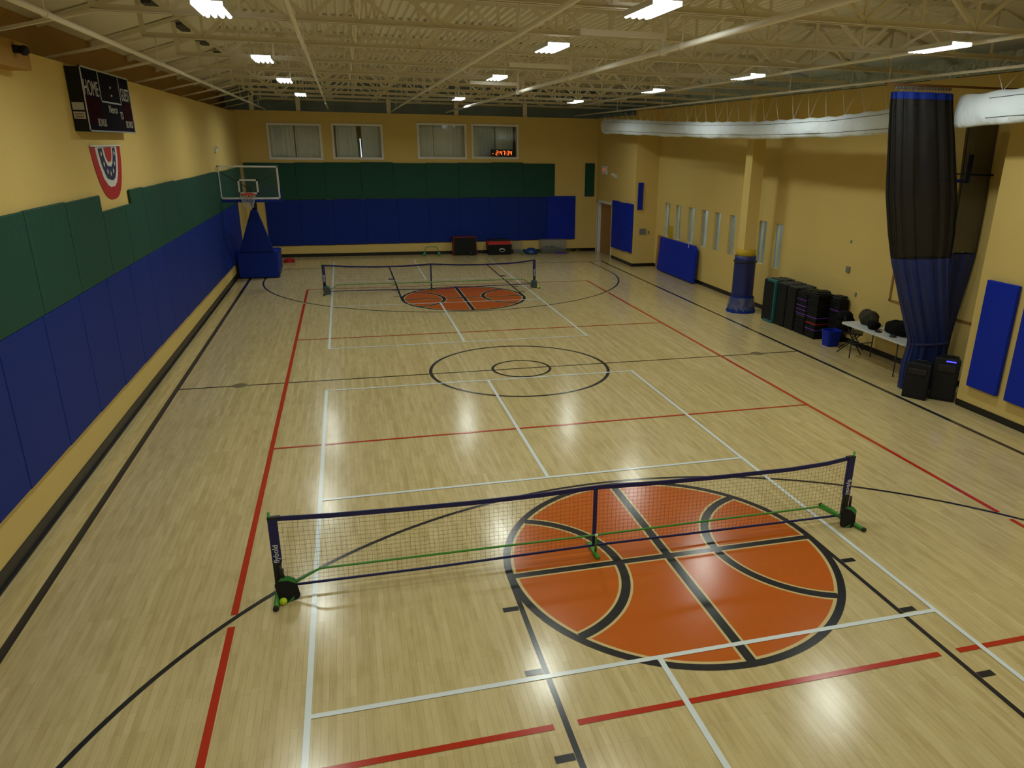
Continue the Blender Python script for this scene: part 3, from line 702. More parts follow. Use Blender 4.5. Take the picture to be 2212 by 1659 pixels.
for sx in (-0.5, 0.5):
    bm = B(); tube(bm, [(sx-0.03, 1.5, 0.08), (sx+0.03, 1.5, 0.08)], 0.08, 14); obj('wheel', bm, 'black', hp)

# ------------------------------------------------------------------ pickleball nets
def lerp_pts(P, x):
    for (a, za), (b, zb) in zip(P, P[1:]):
        if a <= x <= b:
            t = (x-a)/(b-a); t2 = t; return za+(zb-za)*t2
    return P[0][1] if x < P[0][0] else P[-1][1]
def ptext(bm): pass
def make_net(X0, X1, Y, XC, label, top, bot, zr, dense=True, tw=0.0017):
    t = thing('pickleball_net', label, 'sports net', (0, Y, 0), 0, 'portable nets across the two courts')
    n = 132; xs = [X0+0.06+(X1-X0-0.12)*k/n for k in range(n+1)]
    def ztop(x): return lerp_pts(top, x)
    def zbot(x): return lerp_pts(bot, x)
    bm = B()
    prev = None
    rows = 15
    for k, x in enumerate(xs):
        a, b = zbot(x), ztop(x)
        jit = 0.004
        col_ = [Vector((x+random.uniform(-jit, jit), 0.003*math.sin(k*1.3), a+(b-a)*j/rows)) for j in range(rows+1)]
        for j in range(rows): bar(bm, col_[j], col_[j+1], tw)
        if prev:
            for j in range(1, rows): bar(bm, prev[j], col_[j], tw)
        prev = col_
    obj('net_mesh', bm, 'net_t', t, fixn=False)
    def band(name, zf, h, m):
        bm = B(); N = 60; rr = []
        for k in range(N+1):
            x = X0+0.02+(X1-X0-0.04)*k/N; z = zf(x); rr.append([bm.verts.new(p) for p in ((x, -0.008, z-h/2), (x, 0.008, z-h/2), (x, 0.008, z+h/2), (x, -0.008, z+h/2))])
        for A, C in zip(rr, rr[1:]):
            for q in range(4): bm.faces.new((A[q], A[(q+1) % 4], C[(q+1) % 4], C[q]))
        bm.faces.new(rr[0]); bm.faces.new(rr[-1]); obj(name, bm, m, t)
    band('top_band', lambda x: ztop(x)+0.005, 0.048, 'navy_b'); band('bottom_band', zbot, 0.022, 'navy_b')
    bm = B(); bar(bm, (XC, 0, zbot(XC)), (XC, 0, ztop(XC)), 0.045, 0.014, up=(0, 1, 0)); obj('center_strap', bm, 'navy_b', t)
    for s, X in ((1, X0), (-1, X1)):
        bm = B(); tube(bm, [(X, 0, 0.03), (X, 0, 0.925)], 0.013, 10); p = obj('post', bm, 'green_m', t)
        bm = B(); box(bm, X-0.018 if s > 0 else X-0.072, X+0.072 if s > 0 else X+0.018, -0.02, 0.02, 0.36, 0.86); obj('sleeve', bm, 'navy_b', p, bevel=0.008)
        bm = B(); box(bm, X-0.017 if s > 0 else X-0.062, X+0.062 if s > 0 else X+0.017, -0.019, 0.019, 0.05, 0.36); obj('sleeve_end', bm, 'black', p, bevel=0.006)
        bm = B(); box(bm, X-0.02 if s > 0 else X-0.10, X+0.10 if s > 0 else X+0.02, -0.022, 0.022, 0.845, 0.875); obj('corner_tab', bm, 'black', p, bevel=0.006)
        # lettering up the sleeve, reading bottom to top on the left post and top to bottom on the right
        c = X+s*0.027
        if s > 0: mw = Matrix(((0, -1, 0, c), (0, 0, -1, -0.0225), (1, 0, 0, 0.47), (0, 0, 0, 1)))
        else: mw = Matrix(((0, 1, 0, c), (0, 0, -1, -0.0225), (-1, 0, 0, 0.47), (0, 0, 0, 1)))
        text('flybold', 0.076, 'white', p, mw, depth=0.001, bold=0.0004)
        sk = 0.0 if s > 0 else 0.12
        bm = B(); tube(bm, [(X-0.0-sk*0.5, 0.40, 0.028), (X+sk*0.5, -0.31, 0.028)], 0.026, 12); f = obj('foot', bm, 'green_m', t)
        for yy in (0.40, -0.31):
            bm = B(); xx = X-sk*0.5 if yy > 0 else X+sk*0.5; tube(bm, [(xx, yy-0.012, 0.028), (xx, yy+0.012, 0.028)], 0.028, 12); obj('foot_cap', bm, 'black', f)
    xa, xb = X0+0.40, X1-0.38
    bm = B(); tube(bm, [(X0, -0.015, 0.05), (X0+0.14, -0.015, 0.10), (xa, -0.015, zr-0.012), (xa+0.05, -0.015, zr), (XC, -0.015, zr-0.01), (xb-0.05, -0.015, zr), (xb, -0.015, zr-0.012), (X1-0.14, -0.015, 0.10), (X1, -0.015, 0.05)], 0.012, 10); obj('lower_rail', bm, 'green_m', t)
    bm = B(); tube(bm, [(XC+0.012, -0.03, 0.04), (XC+0.012, -0.03, zr)], 0.013, 10); cs = obj('center_leg', bm, 'green_m', t)
    bm = B(); box(bm, XC-0.02, XC+0.03, -0.15, 0.2, 0.0, 0.035); obj('foot', bm, 'green_m', t, bevel=0.005)
    bm = B(); sphere(bm, (XC+0.012, -0.04, zr), 0.020, 12); obj('clip', bm, 'white', cs)
    return t
X0a, X1a = -4.165, 2.465
make_net(X0a, X1a, -7.40, -0.80, 'portable net with green rail across the orange ball on the near court',
         [(X0a, .845), (-3.6, .815), (-3.0, .80), (-2.2, .785), (-1.4, .79), (-.8, .812), (0, .785), (0.8, .775), (1.6, .775), (2.1, .80), (X1a, .85)],
         [(X0a, .085), (-2.5, .08), (-.8, .10), (.8, .09), (X1a, .08)], 0.245)
X0b, X1b = -4.03, 2.52
make_net(X0b, X1b, 9.07, -0.81, 'portable net set up on the distant court',
         [(X0b, .85), (-3.3, .80), (-2.5, .77), (-1.6, .77), (-.8, .812), (0, .77), (0.8, .755), (1.6, .77), (2.1, .81), (X1b, .86)],
         [(X0b, .075), (-2.5, .07), (-.8, .04), (.8, .08), (X1b, .11)], 0.27)

def paddle(x, y, col, accent, label, rz=0.0, scale=1.0):
    t = thing('pickleball_paddle', label, 'paddle', (x, y, 0.0), 0, 'paddles leaning on the net posts')
    t.rotation_euler = (math.radians(-12), rz*-1.3, rz*0.5)
    pts = []
    W, Hh = 0.102*scale, 0.275*scale
    for cx, cz, a0, r in ((W-0.05, 0.055, -PI/2, 0.05), (W-0.035, Hh-0.07, 0, 0.035)):
        for k in range(7): a = a0+PI/2*k/6; pts.append((cx+r*math.cos(a), cz+r*math.sin(a)))
    pts += [(0.02, Hh), (-0.02, Hh)]
    for cx, cz, a0, r in ((-W+0.035, Hh-0.07, PI/2, 0.035), (-W+0.05, 0.055, PI, 0.05)):
        for k in range(7): a = a0+PI/2*k/6; pts.append((cx+r*math.cos(a), cz+r*math.sin(a)))
    bm = B(); prism(bm, pts, -0.007, 0.007, 'y'); bmesh.ops.rotate(bm, verts=bm.verts, cent=(0,0,0), matrix=Matrix.Identity(3)); obj('blade', bm, col, t, bevel=0.003)
    bm = B(); q = [(W*0.98, Hh-0.11), (W*0.98, Hh-0.05), (0.045, Hh-0.004), (-0.02, Hh-0.004), (-W*0.55, Hh-0.03), (0.03, Hh-0.055)]
    prism(bm, q, -0.0085, -0.007, 'y'); obj('stripe', bm, accent, t)
    bm = B(); prism(bm, [(-0.035, 0.004), (0.025, 0.012), (0.045, 0.05), (-0.01, 0.022)], -0.0085, -0.007, 'y'); obj('stripe', bm, accent, t)
    bm = B(); tube(bm, [(0, 0, Hh-0.01), (0, 0, Hh+0.12)], 0.016, 10); obj('handle', bm, 'black', t, bevel=0)
    return t
paddle(-4.03, -7.575, 'black_pl', 'green_p', 'black and green paddle leaning on the left post of the near net', 0.15)
paddle(2.385, -7.575, 'black_pl', 'green_p', 'black and green paddle leaning on the right post of the near net', -0.1)
paddle(-3.93, 8.885, 'dgrey', 'teal', 'grey patterned paddle leaning on the left post of the distant net', 0.1)
paddle(2.43, 8.885, 'dgrey', 'teal', 'grey patterned paddle leaning on the right post of the distant net', -0.1)
def pball(x, y, label):
    bm = B(); sphere(bm, (0, 0, 0.037), 0.037, 24); o = obj('pickleball', bm, 'ballY', None, loc=(x, y, 0.003)); tag(o, label, 'ball', 'yellow pickleballs')
    k = 0
    bm = B()
    for i in range(26):
        z = 1-2*(i+0.5)/26; r = math.sqrt(1-z*z); a = i*2.399963
        d_ = Vector((r*math.cos(a), r*math.sin(a), z)); tube(bm, [Vector((0, 0, 0.037))+d_*0.0355, Vector((0, 0, 0.037))+d_*0.0374], 0.0032, 8)
    obj('hole', bm, 'ballhole', o)
M['ballhole'] = mat('ball_hole', (0.10, 0.14, 0.0), 0.8)
pball(-4.10, -7.615, 'yellow pickleball in front of the near net, at its left post')
pball(2.56, 8.78, 'yellow pickleball at the right post of the distant net')

# socket covers on the centre line
for x, l in ((-5.38, 'dull round floor socket cover on the centre line by the left wall'), (5.45, 'dull round floor socket cover on the centre line by the right sideline')):
    bm = B(); lathe(bm, [(0.13, 0.003), (0.13, 0.006), (0.115, 0.009)], x, 0.02, 28); tag(obj('floor_socket_cover', bm, 'brass'), l, 'floor cover')

# ------------------------------------------------------------------ things along the end wall
hd = thing('mini_hurdle', 'low green wire frame hurdle standing against the end wall', 'hurdle', (0.05, 16.95, 0))
bm = B(); tube(bm, [(-0.26, 0.12, 0.02), (-0.26, 0, 0.18), (-0.22, 0, 0.33), (0.0, 0, 0.345), (0.22, 0, 0.33), (0.26, 0, 0.18), (0.26, 0.12, 0.02)], 0.016, 8); tube(bm, [(-0.26, -0.14, 0.02), (-0.26, 0, 0.18)], 0.016, 8); tube(bm, [(0.26, -0.14, 0.02), (0.26, 0, 0.18)], 0.016, 8); obj('frame', bm, 'mint', hd)
for x in (-0.3, 0.3):
    bm = B(); sphere(bm, (x, -0.12, 0.065), 0.065, 14); obj('weight', bm, 'mint', hd)
bx = thing('plyo_box', 'tall black box with red edges leaning under the blue end mats', 'exercise box', (1.40, 16.86, 0))
bm = B(); box(bm, -0.46, 0.46, -0.20, 0.16, 0.02, 0.72); obj('body', bm, 'black_pl', bx, bevel=0.01)
bm = B()
for q in ((-0.48, -0.45, 0, 0.745), (0.45, 0.48, 0, 0.745)): box(bm, q[0], q[1], -0.215, 0.17, q[2], q[3])
box(bm, -0.48, 0.48, -0.215, 0.17, 0.715, 0.75); obj('edge_strip', bm, 'red_d', bx, bevel=0.005)
wh = thing('ab_wheel', 'dark spoked wheel leaning on the tall black box', 'wheel', (1.64, 16.55, 0.13), 0)
bm = B(); tube(bm, [(0.125*math.cos(a), 0, 0.0+0.125*math.sin(a)) for a in [2*PI*k/24 for k in range(24)]], 0.022, 8, closed=True); obj('tire', bm, 'black', wh)
bm = B()
for k in range(5): a = 2*PI*k/5; bar(bm, (0, 0, 0), (0.12*math.cos(a), 0, 0.12*math.sin(a)), 0.02)
tube(bm, [(0, -0.03, 0), (0, 0.03, 0)], 0.03, 12); obj('hub', bm, 'dgrey', wh)
b2 = thing('storage_box', 'low black box with a red lid band and white oval logo', 'storage box', (2.85, 16.85, 0))
bm = B(); hexa(bm, [(-0.46, -0.26, 0), (0.47, -0.26, 0), (0.47, 0.28, 0), (-0.46, 0.28, 0), (-0.50, -0.28, 0.42), (0.50, -0.28, 0.42), (0.50, 0.30, 0.42), (-0.50, 0.30, 0.42)]); obj('body', bm, 'black_pl', b2, bevel=0.01)
bm = B(); hexa(bm, [(-0.50, -0.29, 0.42), (0.46, -0.29, 0.42), (0.46, 0.30, 0.42), (-0.50, 0.30, 0.42), (-0.47, -0.27, 0.56), (0.45, -0.27, 0.56), (0.45, 0.29, 0.56), (-0.47, 0.29, 0.56)]); obj('lid_band', bm, 'redp', b2, bevel=0.008)
bm = B(); box(bm, -0.44, 0.43, -0.25, 0.27, 0.56, 0.62); obj('lid', bm, 'black', b2, bevel=0.01)
bm = B(); tube(bm, [(0.08+0.115*math.cos(a), -0.292, 0.20+0.07*math.sin(a)) for a in [2*PI*k/24 for k in range(24)]], 0.008, 6, closed=True)
tube(bm, [(-0.03, -0.292, 0.21), (0.04, -0.292, 0.235), (0.12, -0.292, 0.225), (0.19, -0.292, 0.24)], 0.012, 6); obj('logo', bm, 'white', b2)
cb = thing('clear_bin', 'pale clear bin between the red-lidded box and the blue half ball', 'bin', (3.66, 16.95, 0))
bm = B(); box(bm, -0.20, 0.20, -0.15, 0.2, 0.06, 0.50); obj('body', bm, 'clear', cb)
bm = B(); box(bm, -0.18, 0.24, -0.17, 0.12, 0.0, 0.18); obj('insert', bm, 'clear', cb)
bm = B(); sphere(bm, (3.78, 16.55, 0.055), 0.055, 16); tag(obj('green_ball', bm, 'green_p'), 'small green ball on the floor by the blue half ball', 'ball')
bo2 = thing('balance_trainer', 'blue half ball balance trainer on the floor by the end wall', 'balance trainer', (4.22, 16.75, 0))
bm = B(); lathe(bm, [(0.27, 0.02), (0.285, 0.05), (0.27, 0.12), (0.21, 0.19), (0.12, 0.235), (0.02, 0.245)], n=32); obj('dome', bm, 'bosu', bo2)
bm = B(); lathe(bm, [(0.24, 0.0), (0.28, 0.005), (0.28, 0.03), (0.24, 0.035)], n=32); obj('platform', bm, 'black', bo2)
tb = thing('equipment_tub', 'wide clear-sided tub of dark gear under the brighter blue mat', 'storage tub', (5.20, 16.9, 0))
bm = B()
for q in ((-0.56, -0.55, -0.22, 0.22), (0.55, 0.56, -0.22, 0.22), (-0.55, 0.55, -0.22, -0.212), (-0.55, 0.55, 0.212, 0.22)): box(bm, q[0], q[1], q[2], q[3], 0.02, 0.56)
obj('side_walls', bm, 'clear', tb)
bm = B(); box(bm, -0.54, 0.54, -0.20, 0.20, 0.0, 0.10); obj('tray', bm, 'black_pl', tb, bevel=0.01)
bm = B(); sphere(bm, (-0.15, 0, 0.16), 0.2, 16, (1.9, 0.8, 0.7)); sphere(bm, (0.28, 0, 0.12), 0.15, 14, (1.4, 0.9, 0.7)); obj('dark_gear', bm, 'dgrey', tb)
bm = B(); tube(bm, [(5.0, 16.72, 0.26), (4.99, 16.72, 0.42)], 0.025, 10); tag(obj('water_bottle', bm, 'alu'), 'small pale bottle standing in the tub of dark gear', 'bottle')
bm = B(); box(bm, 5.25, 5.78, 16.45, 16.66, 0.0, 0.03); tag(obj('folded_mat', bm, 'purple', bevel=0.01), 'thin purple mat on the floor before the clear tub', 'mat')
bm = B(); tube(bm, [(5.86+0.055*k, 16.9+0.06*math.sin(k*1.9), 0.012+0.10*max(0, math.sin(k*0.9))) for k in range(11)], 0.011, 8)
tag(obj('rope', bm, 'ylw'), 'yellow rope lying at the foot of the end wall', 'rope')
cn = thing('cone_stack', 'flat red training discs beside the padded hoop base', 'training cones', (-5.45, 15.9, 0))
for k in range(5):
    bm = B(); lathe(bm, [(0.21, 0.0), (0.20, 0.012), (0.10, 0.05), (0.07, 0.05)], n=22); obj('disc', bm, 'redp', cn, loc=(0.02*math.sin(k*2), 0.01*k, 0.022*k))

# digital clock below the fourth window
ck = thing('digital_clock', 'red digital clock showing 2:47:34 in front of the fourth window', 'clock', (3.08, YB-0.09, 4.02))
bm = B(); box(bm, -0.46, 0.46, -0.035, 0.055, -0.135, 0.135); obj('case', bm, 'black', ck, bevel=0.008)
SEG = {'0': 'abcdef', '1': 'bc', '2': 'abged', '3': 'abgcd', '4': 'fgbc', '7': 'abc'}
def seg(bm, ch, x, w=0.066, h=0.15, t=0.019):
    P = {'a': ((0, h), (w, h)), 'b': ((w, h), (w, h/2)), 'c': ((w, h/2), (w, 0)), 'd': ((0, 0), (w, 0)), 'e': ((0, 0), (0, h/2)), 'f': ((0, h/2), (0, h)), 'g': ((0, h/2), (w, h/2))}
    for s in SEG[ch]:
        (a, b), (c, d_) = P[s]; sl = 0.12
        bar(bm, (x+a+sl*b, -0.038, b-h/2), (x+c+sl*d_, -0.038, d_-h/2), t, 0.006, up=(0, 1, 0))
x = -0.26
for ch in '2:47:34':
    bm = B()
    if ch == ':':
        for z in (-0.035, 0.035): box(bm, x+0.0, x+0.022, -0.041, -0.035, z-0.011, z+0.011)
        x += 0.052
    else: seg(bm, ch, x); x += 0.116
    obj('digit', bm, 'led', ck)
bm = B(); sphere(bm, (-0.385, -0.036, -0.03), 0.018, 10); obj('indicator', bm, 'led', ck)

# exit sign, emergency light, switch plates
ex = thing('exit_sign', 'white exit sign with red letters on the wall above the door', 'exit sign', (XR, 16.2, 3.42))
bm = B(); box(bm, -0.05, 0, -0.35, 0.25, -0.17, 0.17); obj('case', bm, 'white_t', ex, bevel=0.008)
text('EXIT', 0.17, 'exitr', ex, Matrix(((0, 0, -1, -0.052), (-1, 0, 0, -0.05), (0, 1, 0, 0), (0, 0, 0, 1))))
em = thing('emergency_lamp', 'twin-head white emergency lamp above the three blue mats', 'emergency light', (XR, 14.85, 3.25))
bm = B(); box(bm, -0.07, 0, -0.16, 0.16, -0.09, 0.03); obj('case', bm, 'white', em, bevel=0.006)
for q in (-0.11, 0.11):
    bm = B(); tube(bm, [(-0.04, q, 0.05), (-0.12, q-0.03, 0.04)], [0.035, 0.055], 12); obj('lamp_head', bm, 'white', em)
bm = B(); box(bm, 7.44, 7.70, JY-0.02, JY, 1.20, 1.42); tag(obj('control_panel', bm, 'grey_sw', bevel=0.004), 'grey control plate on the short return wall', 'switch plate')
bm = B(); box(bm, 7.78, 7.84, JY-0.02, JY, 1.25, 1.33); tag(obj('switch', bm, 'grey_sw', bevel=0.004), 'small switch beside the grey control plate', 'switch')
bm = B(); box(bm, XRR-0.03, XRR, 0.72, 0.86, 1.62, 1.76); tag(obj('outlet_box', bm, 'grey_sw', bevel=0.004), 'dark box on the side wall above the stacked steps', 'switch plate')
bm = B(); box(bm, XRR-0.012, XRR, 0.36, 0.42, 1.12, 1.22); tag(obj('wall_plate', bm, 'grey_sw'), 'tiny plate on the side wall at the end of the step stacks', 'switch plate')
bm = B(); box(bm, XRR-0.012, XRR, 0.80, 0.86, 2.30, 2.36); tag(obj('wall_bolt', bm, 'grey_sw'), 'tiny bolt head high on the side wall above the dark box', 'bolt')
bm = B(); box(bm, XRR-0.015, XRR, 11.0, 11.34, 1.10, 1.66); tag(obj('notice', bm, 'ylw'), 'yellow notice between the first two slot windows', 'sign')
# wooden board frames on the recess wall behind the curtain
fr = thing('wall_frame', 'thin brown wooden frame on the side wall behind the curtain', 'frame', (XRR, 0, 0))
bm = B()
for q in ((-0.80, -0.755, 1.25, 2.12), (-3.2, -3.155, 1.25, 2.30), (-3.2, -0.755, 1.25, 1.285)): box(bm, -0.025, 0, q[0], q[1], q[2], q[3])
obj('moulding', bm, 'wood_b', fr)

# ------------------------------------------------------------------ right-hand side things
pn = thing('crash_mat', 'large bright blue mat leaning on the side wall below the slot windows', 'mat', (7.99, 10.1, 0))
pn.rotation_euler = (0, math.radians(4), 0)
bm = B(); prism(bm, [(-1.55, 0.02), (1.55, 0.02), (1.55, 1.22), (-1.30, 1.24), (-1.50, 1.12)], -0.17, -0.06, 'x'); obj('padding', bm, 'blue_b', pn, bevel=0.02)
bm = B(); box(bm, -0.172, -0.168, -0.95, -0.91, 1.12, 1.24); obj('label_tag', bm, 'white', pn)
bm = B(); hexa(bm, [(8.01, 11.5, 0.0), (8.03, 11.5, 0.0), (8.03, 12.25, 0.0), (8.01, 12.25, 0.0), (8.065, 11.5, 1.22), (8.085, 11.5, 1.22), (8.085, 12.25, 1.22), (8.065, 12.25, 1.22)])
tag(obj('plywood_board', bm, 'wood_b'), 'brown board leaning behind the large blue mat', 'board')

# padded column wrap
cp = thing('column_padding', 'blue wrap with a bunched foot around the tan column', 'column pad', (7.345, 4.295, 0))
bm = B(); lathe(bm, [(0.30, 0.42), (0.295, 0.5), (0.29, 1.45), (0.285, 1.56), (0.265, 1.56)], n=28); obj('pad', bm, 'navy_pad', cp) if False else None
M['navy_pad'] = mat('navy_blue_pad', (0.010, 0.018, 0.13), 0.45, var=0.1)
obj('pad', bm, 'navy_pad', cp)
bm = B(); lathe(bm, [(0.26, 1.50), (0.26, 1.72), (0.245, 1.73)], n=28); obj('yellow_liner', bm, 'ylw', cp)
bm = B(); prof = [(0.40, 0.0), (0.39, 0.05), (0.34, 0.18), (0.31, 0.32), (0.32, 0.42), (0.30, 0.46)]
n = 40; rings = []
for r, z in prof: rings.append([bm.verts.new(((r+0.018*math.sin(k*1.7+z*9))*math.cos(2*PI*k/n), (r+0.018*math.sin(k*1.7+z*9))*math.sin(2*PI*k/n), z)) for k in range(n)])
for A, C in zip(rings, rings[1:]):
    for k in range(n): bm.faces.new((A[k], A[(k+1) % n], C[(k+1) % n], C[k])).smooth = True
obj('skirt', bm, 'blue', cp)
bm = B(); tube(bm, [(0.302*math.cos(a), 0.302*math.sin(a), 1.40) for a in [2*PI*k/30 for k in range(30)]], 0.02, 6, closed=True); obj('strap', bm, 'black', cp)
bm = B(); rings = []
for r, z in ((0.37, 0.05), (0.38, 0.15), (0.35, 0.3), (0.335, 0.42)): rings.append([bm.verts.new(((r+0.03*math.sin(k*2.3+z*14))*math.cos(2*PI*k/n), (r+0.03*math.sin(k*2.3+z*14))*math.sin(2*PI*k/n), z)) for k in range(n)])
for A, C in zip(rings, rings[1:]):
    for k in range(n): bm.faces.new((A[k], A[(k+1) % n], C[(k+1) % n], C[k])).smooth = True
obj('plastic_wrap', bm, 'wrap', cp)

# stacks of exercise steps (between the column and the table)
def up_side(x, y0, y1, label, h=1.08, edge='dgrey', lean=0.0):
    t = thing('exercise_step', label, 'exercise step', (x, (y0+y1)/2, 0), 0, 'step platforms stood on end'); d = (y1-y0)/2
    t.rotation_euler = (lean, 0, 0)
    bm = B(); box(bm, 0.0, 0.08, -d, d, 0.02, h-0.02); obj('deck', bm, 'black_pl', t, bevel=0.02)
    bm = B(); box(bm, 0.03, 0.11, -d+0.01, d-0.01, 0.012, h); obj('edge_trim', bm, 'dgrey', t, bevel=0.02)
    if edge == 'teal':
        bm = B(); box(bm, -0.006, 0.10, -d-0.012, -d+0.03, 0.05, h-0.03); box(bm, -0.008, 0.10, -d, d*0.55, 0.005, 0.07); box(bm, -0.008, 0.10, -d, d*0.45, h-0.05, h+0.008); obj('teal_rim', bm, 'teal', t, bevel=0.012)
up_side(7.37, 2.68, 3.22, 'teal edged step platform at the column end of the stacks', 1.12, 'teal')
for i in range(4):
    up_side(7.50+0.12*i, 2.70, 3.20, 'dark upright step right behind the teal edged one, %s from the court' % ORD[i], 1.14-0.01*(i % 2))
for i in range(5):
    up_side(7.42+0.12*i, 2.22, 2.66, 'dark upright step in the middle bundle, %s from the court' % ORD[i], 1.11+0.01*(i % 2))
    up_side(7.44+0.12*i, 1.82, 2.20, 'dark upright step beside the striped stack, %s from the court' % ORD[i], 1.09+0.012*((i+1) % 2))
def flat_step(cx, cy, z, col, label, group, w=0.60, d=0.42, h=0.047):
    t = thing('exercise_step', label, 'exercise step', (cx, cy, z), 0, group)
    bm = B(); box(bm, -w/2+0.015, w/2-0.015, -d/2+0.015, d/2-0.015, 0.012, h-0.002); obj('platform', bm, 'black_pl', t, bevel=0.006)
    bm = B(); box(bm, -w/2, w/2, -d/2, d/2, 0.001, 0.026)
    obj('riser_rim', bm, col, t, bevel=0.005)
    return t
def stack(cx, cy, n, cols, where, group, w, d):
    pr = {}
    for k in range(n):
        c = cols.get(k, 'black_pl'); cn_ = {'black_pl': 'black', 'purple': 'purple rimmed', 'redp': 'red rimmed', 'dgrey': 'grey rimmed'}[c]
        lab = '%s step in the %s, %s from the floor' % (cn_, where, ORD[k] if k < 20 else 'topmost')
        if k >= 20: lab = '%s step in the %s, number %d up from the floor' % (cn_, where, k+1)
        if k == n-1: lab = '%s step on the very top of the %s' % (cn_, where)
        if c not in pr: pr[c] = flat_step(cx, cy, 0.049*k, c, lab, group, w, d); pr[c+'k'] = kids(pr[c])
        else:
            t = copy_tree(pr[c], None, pr[c+'k']); t['label'] = lab; t.location = (cx+random.uniform(-.006, .006), cy+random.uniform(-.006, .006), 0.049*k)
stack(7.72, 1.58, 21, {9: 'dgrey', 10: 'purple', 12: 'purple', 14: 'purple', 17: 'purple'}, 'stack next to the upright steps', 'steps in the stack beside the upright ones', 0.50, 0.42)
stack(7.70, 1.12, 22, {4: 'purple', 7: 'redp', 10: 'purple'}, 'stack with the red stripe', 'steps in the stack with the red stripe', 0.44, 0.42)
stack(7.92, 0.69, 21, {15: 'purple'}, 'stack nearest the folding chair', 'steps in the stack nearest the chair', 0.26, 0.36)
for i, (x, y, z, l) in enumerate(((7.72, 1.58, 1.034, 'loose dark step lying crooked on the stack next to the upright steps'), (7.70, 1.12, 1.083, 'loose dark step lying crooked on the stack with the red stripe'), (7.92, 0.69, 1.034, 'loose dark step lying on the stack nearest the folding chair'))):
    t = flat_step(x, y, z+0.002, 'dgrey', l, 'loose steps on the stacks', 0.36 if i < 2 else 0.22, 0.30, 0.06); t.rotation_euler = (0.0, 0, (0.2, -0.25, 0.1)[i])

# chair, bin, table and things on it
ch = thing('folding_chair', 'black folding chair piled with a dark jacket beside the table', 'chair', (7.68, -0.27, 0), 0.85)
bm = B(); box(bm, -0.21, 0.21, -0.21, 0.20, 0.43, 0.47); obj('seat', bm, 'black', ch, bevel=0.012)
bm = B(); box(bm, -0.22, 0.22, 0.20, 0.225, 0.62, 0.84); obj('backrest', bm, 'black', ch, bevel=0.01)
for sx in (-0.22, 0.22):
    bm = B(); tube(bm, [(sx, -0.24, 0.0), (sx, 0.05, 0.44), (sx, 0.21, 0.84)], 0.012, 8); obj('leg', bm, 'black', ch)
    bm = B(); tube(bm, [(sx*0.9, 0.28, 0.0), (sx*0.9, -0.16, 0.44)], 0.012, 8); obj('leg', bm, 'black', ch)
jk = thing('dark_jacket', 'black jacket slumped over the folding chair', 'jacket', (7.52, -0.13, 0.475))
bm = B(); sphere(bm, (0.03, -0.02, 0.17), 0.21, 20, (0.95, 0.9, 0.80)); sphere(bm, (-0.02, 0.0, 0.32), 0.18, 16, (1.0, 1.05, 0.75)); obj('cloth', bm, 'bag', jk)
bn = thing('recycling_bin', 'open blue plastic bin on the floor between the step stacks and the chair', 'bin', (7.55, 0.33, 0))
bm = B(); pr_ = [(0.80, 0.0), (1.0, 0.34), (1.06, 0.34), (1.06, 0.37), (0.92, 0.37), (0.74, 0.02)]; rings = []
for k_, z in pr_: rings.append([bm.verts.new((math.copysign(abs(math.cos(a))**0.4, math.cos(a))*0.19*k_, math.copysign(abs(math.sin(a))**0.4, math.sin(a))*0.17*k_, z)) for a in [2*PI*(q+0.5)/32 for q in range(32)]])
for A, C in zip(rings, rings[1:]):
    for q in range(32): bm.faces.new((A[q], A[(q+1) % 32], C[(q+1) % 32], C[q]))
bm.faces.new(rings[0]); bm.faces.new(rings[-1]); obj('body', bm, 'blue_b', bn)
bm = B(); sphere(bm, (0, -0.02, 0.27), 0.09, 14, (1.2, 1, 0.6)); obj('crumpled_paper', bm, 'white_c', bn)
tbx = thing('folding_table', 'long white folding table against the side wall behind the curtain', 'table', (7.56, -1.48, 0))
bm = B(); pts = []
for cx, cy, a0 in ((0.30, 0.98, 0), (-0.30, 0.98, PI/2), (-0.30, -0.98, PI), (0.30, -0.98, 3*PI/2)):
    for k in range(6): a = a0+PI/2*k/5; pts.append((cx+0.07*math.cos(a), cy+0.07*math.sin(a)))
prism(bm, pts, 0.71, 0.75, 'z'); obj('tabletop', bm, 'table', tbx, bevel=0.008)
for sy in (-0.72, 0.72):
    for sx in (-0.27, 0.27):
        bm = B(); tube(bm, [(sx, sy, 0), (sx, sy, 0.71)], 0.013, 8); obj('leg', bm, 'dgrey', tbx)
    bm = B(); tube(bm, [(-0.27, sy, 0.32), (0.27, sy, 0.32)], 0.010, 8); obj('cross_bar', bm, 'dgrey', tbx)
def lump(name, c, r, sz, m, label, cat, seed=1):
    bm = B(); sphere(bm, (0, 0, 0), r, 24, sz); rnd = random.Random(seed)
    for v in bm.verts:
        v.co *= 1+0.10*math.sin(v.co.x*21+seed)+0.08*math.sin(v.co.y*27+v.co.z*19+seed)
        if v.co.z < -r*sz[2]*0.75: v.co.z = -r*sz[2]*0.75
    zmin = min(v.co.z for v in bm.verts)
    for v in bm.verts: v.co += Vector((c[0], c[1], c[2]-zmin))
    tag(obj(name, bm, m), label, cat)
lump('camouflage_bag', (7.62, -0.80, 0.753), 0.21, (1.0, 1.15, 0.85), 'camo', 'camouflage bag on the near-column end of the white table', 'bag', 2)
lump('black_pouch', (7.46, -1.20, 0.753), 0.13, (1.0, 1.2, 0.8), 'bag', 'small black pouch in front of the camouflage bag', 'bag', 3)
lump('duffel_bag', (7.66, -1.72, 0.753), 0.22, (1.0, 1.5, 0.75), 'bag', 'large black duffel bag on the white table', 'bag', 4)
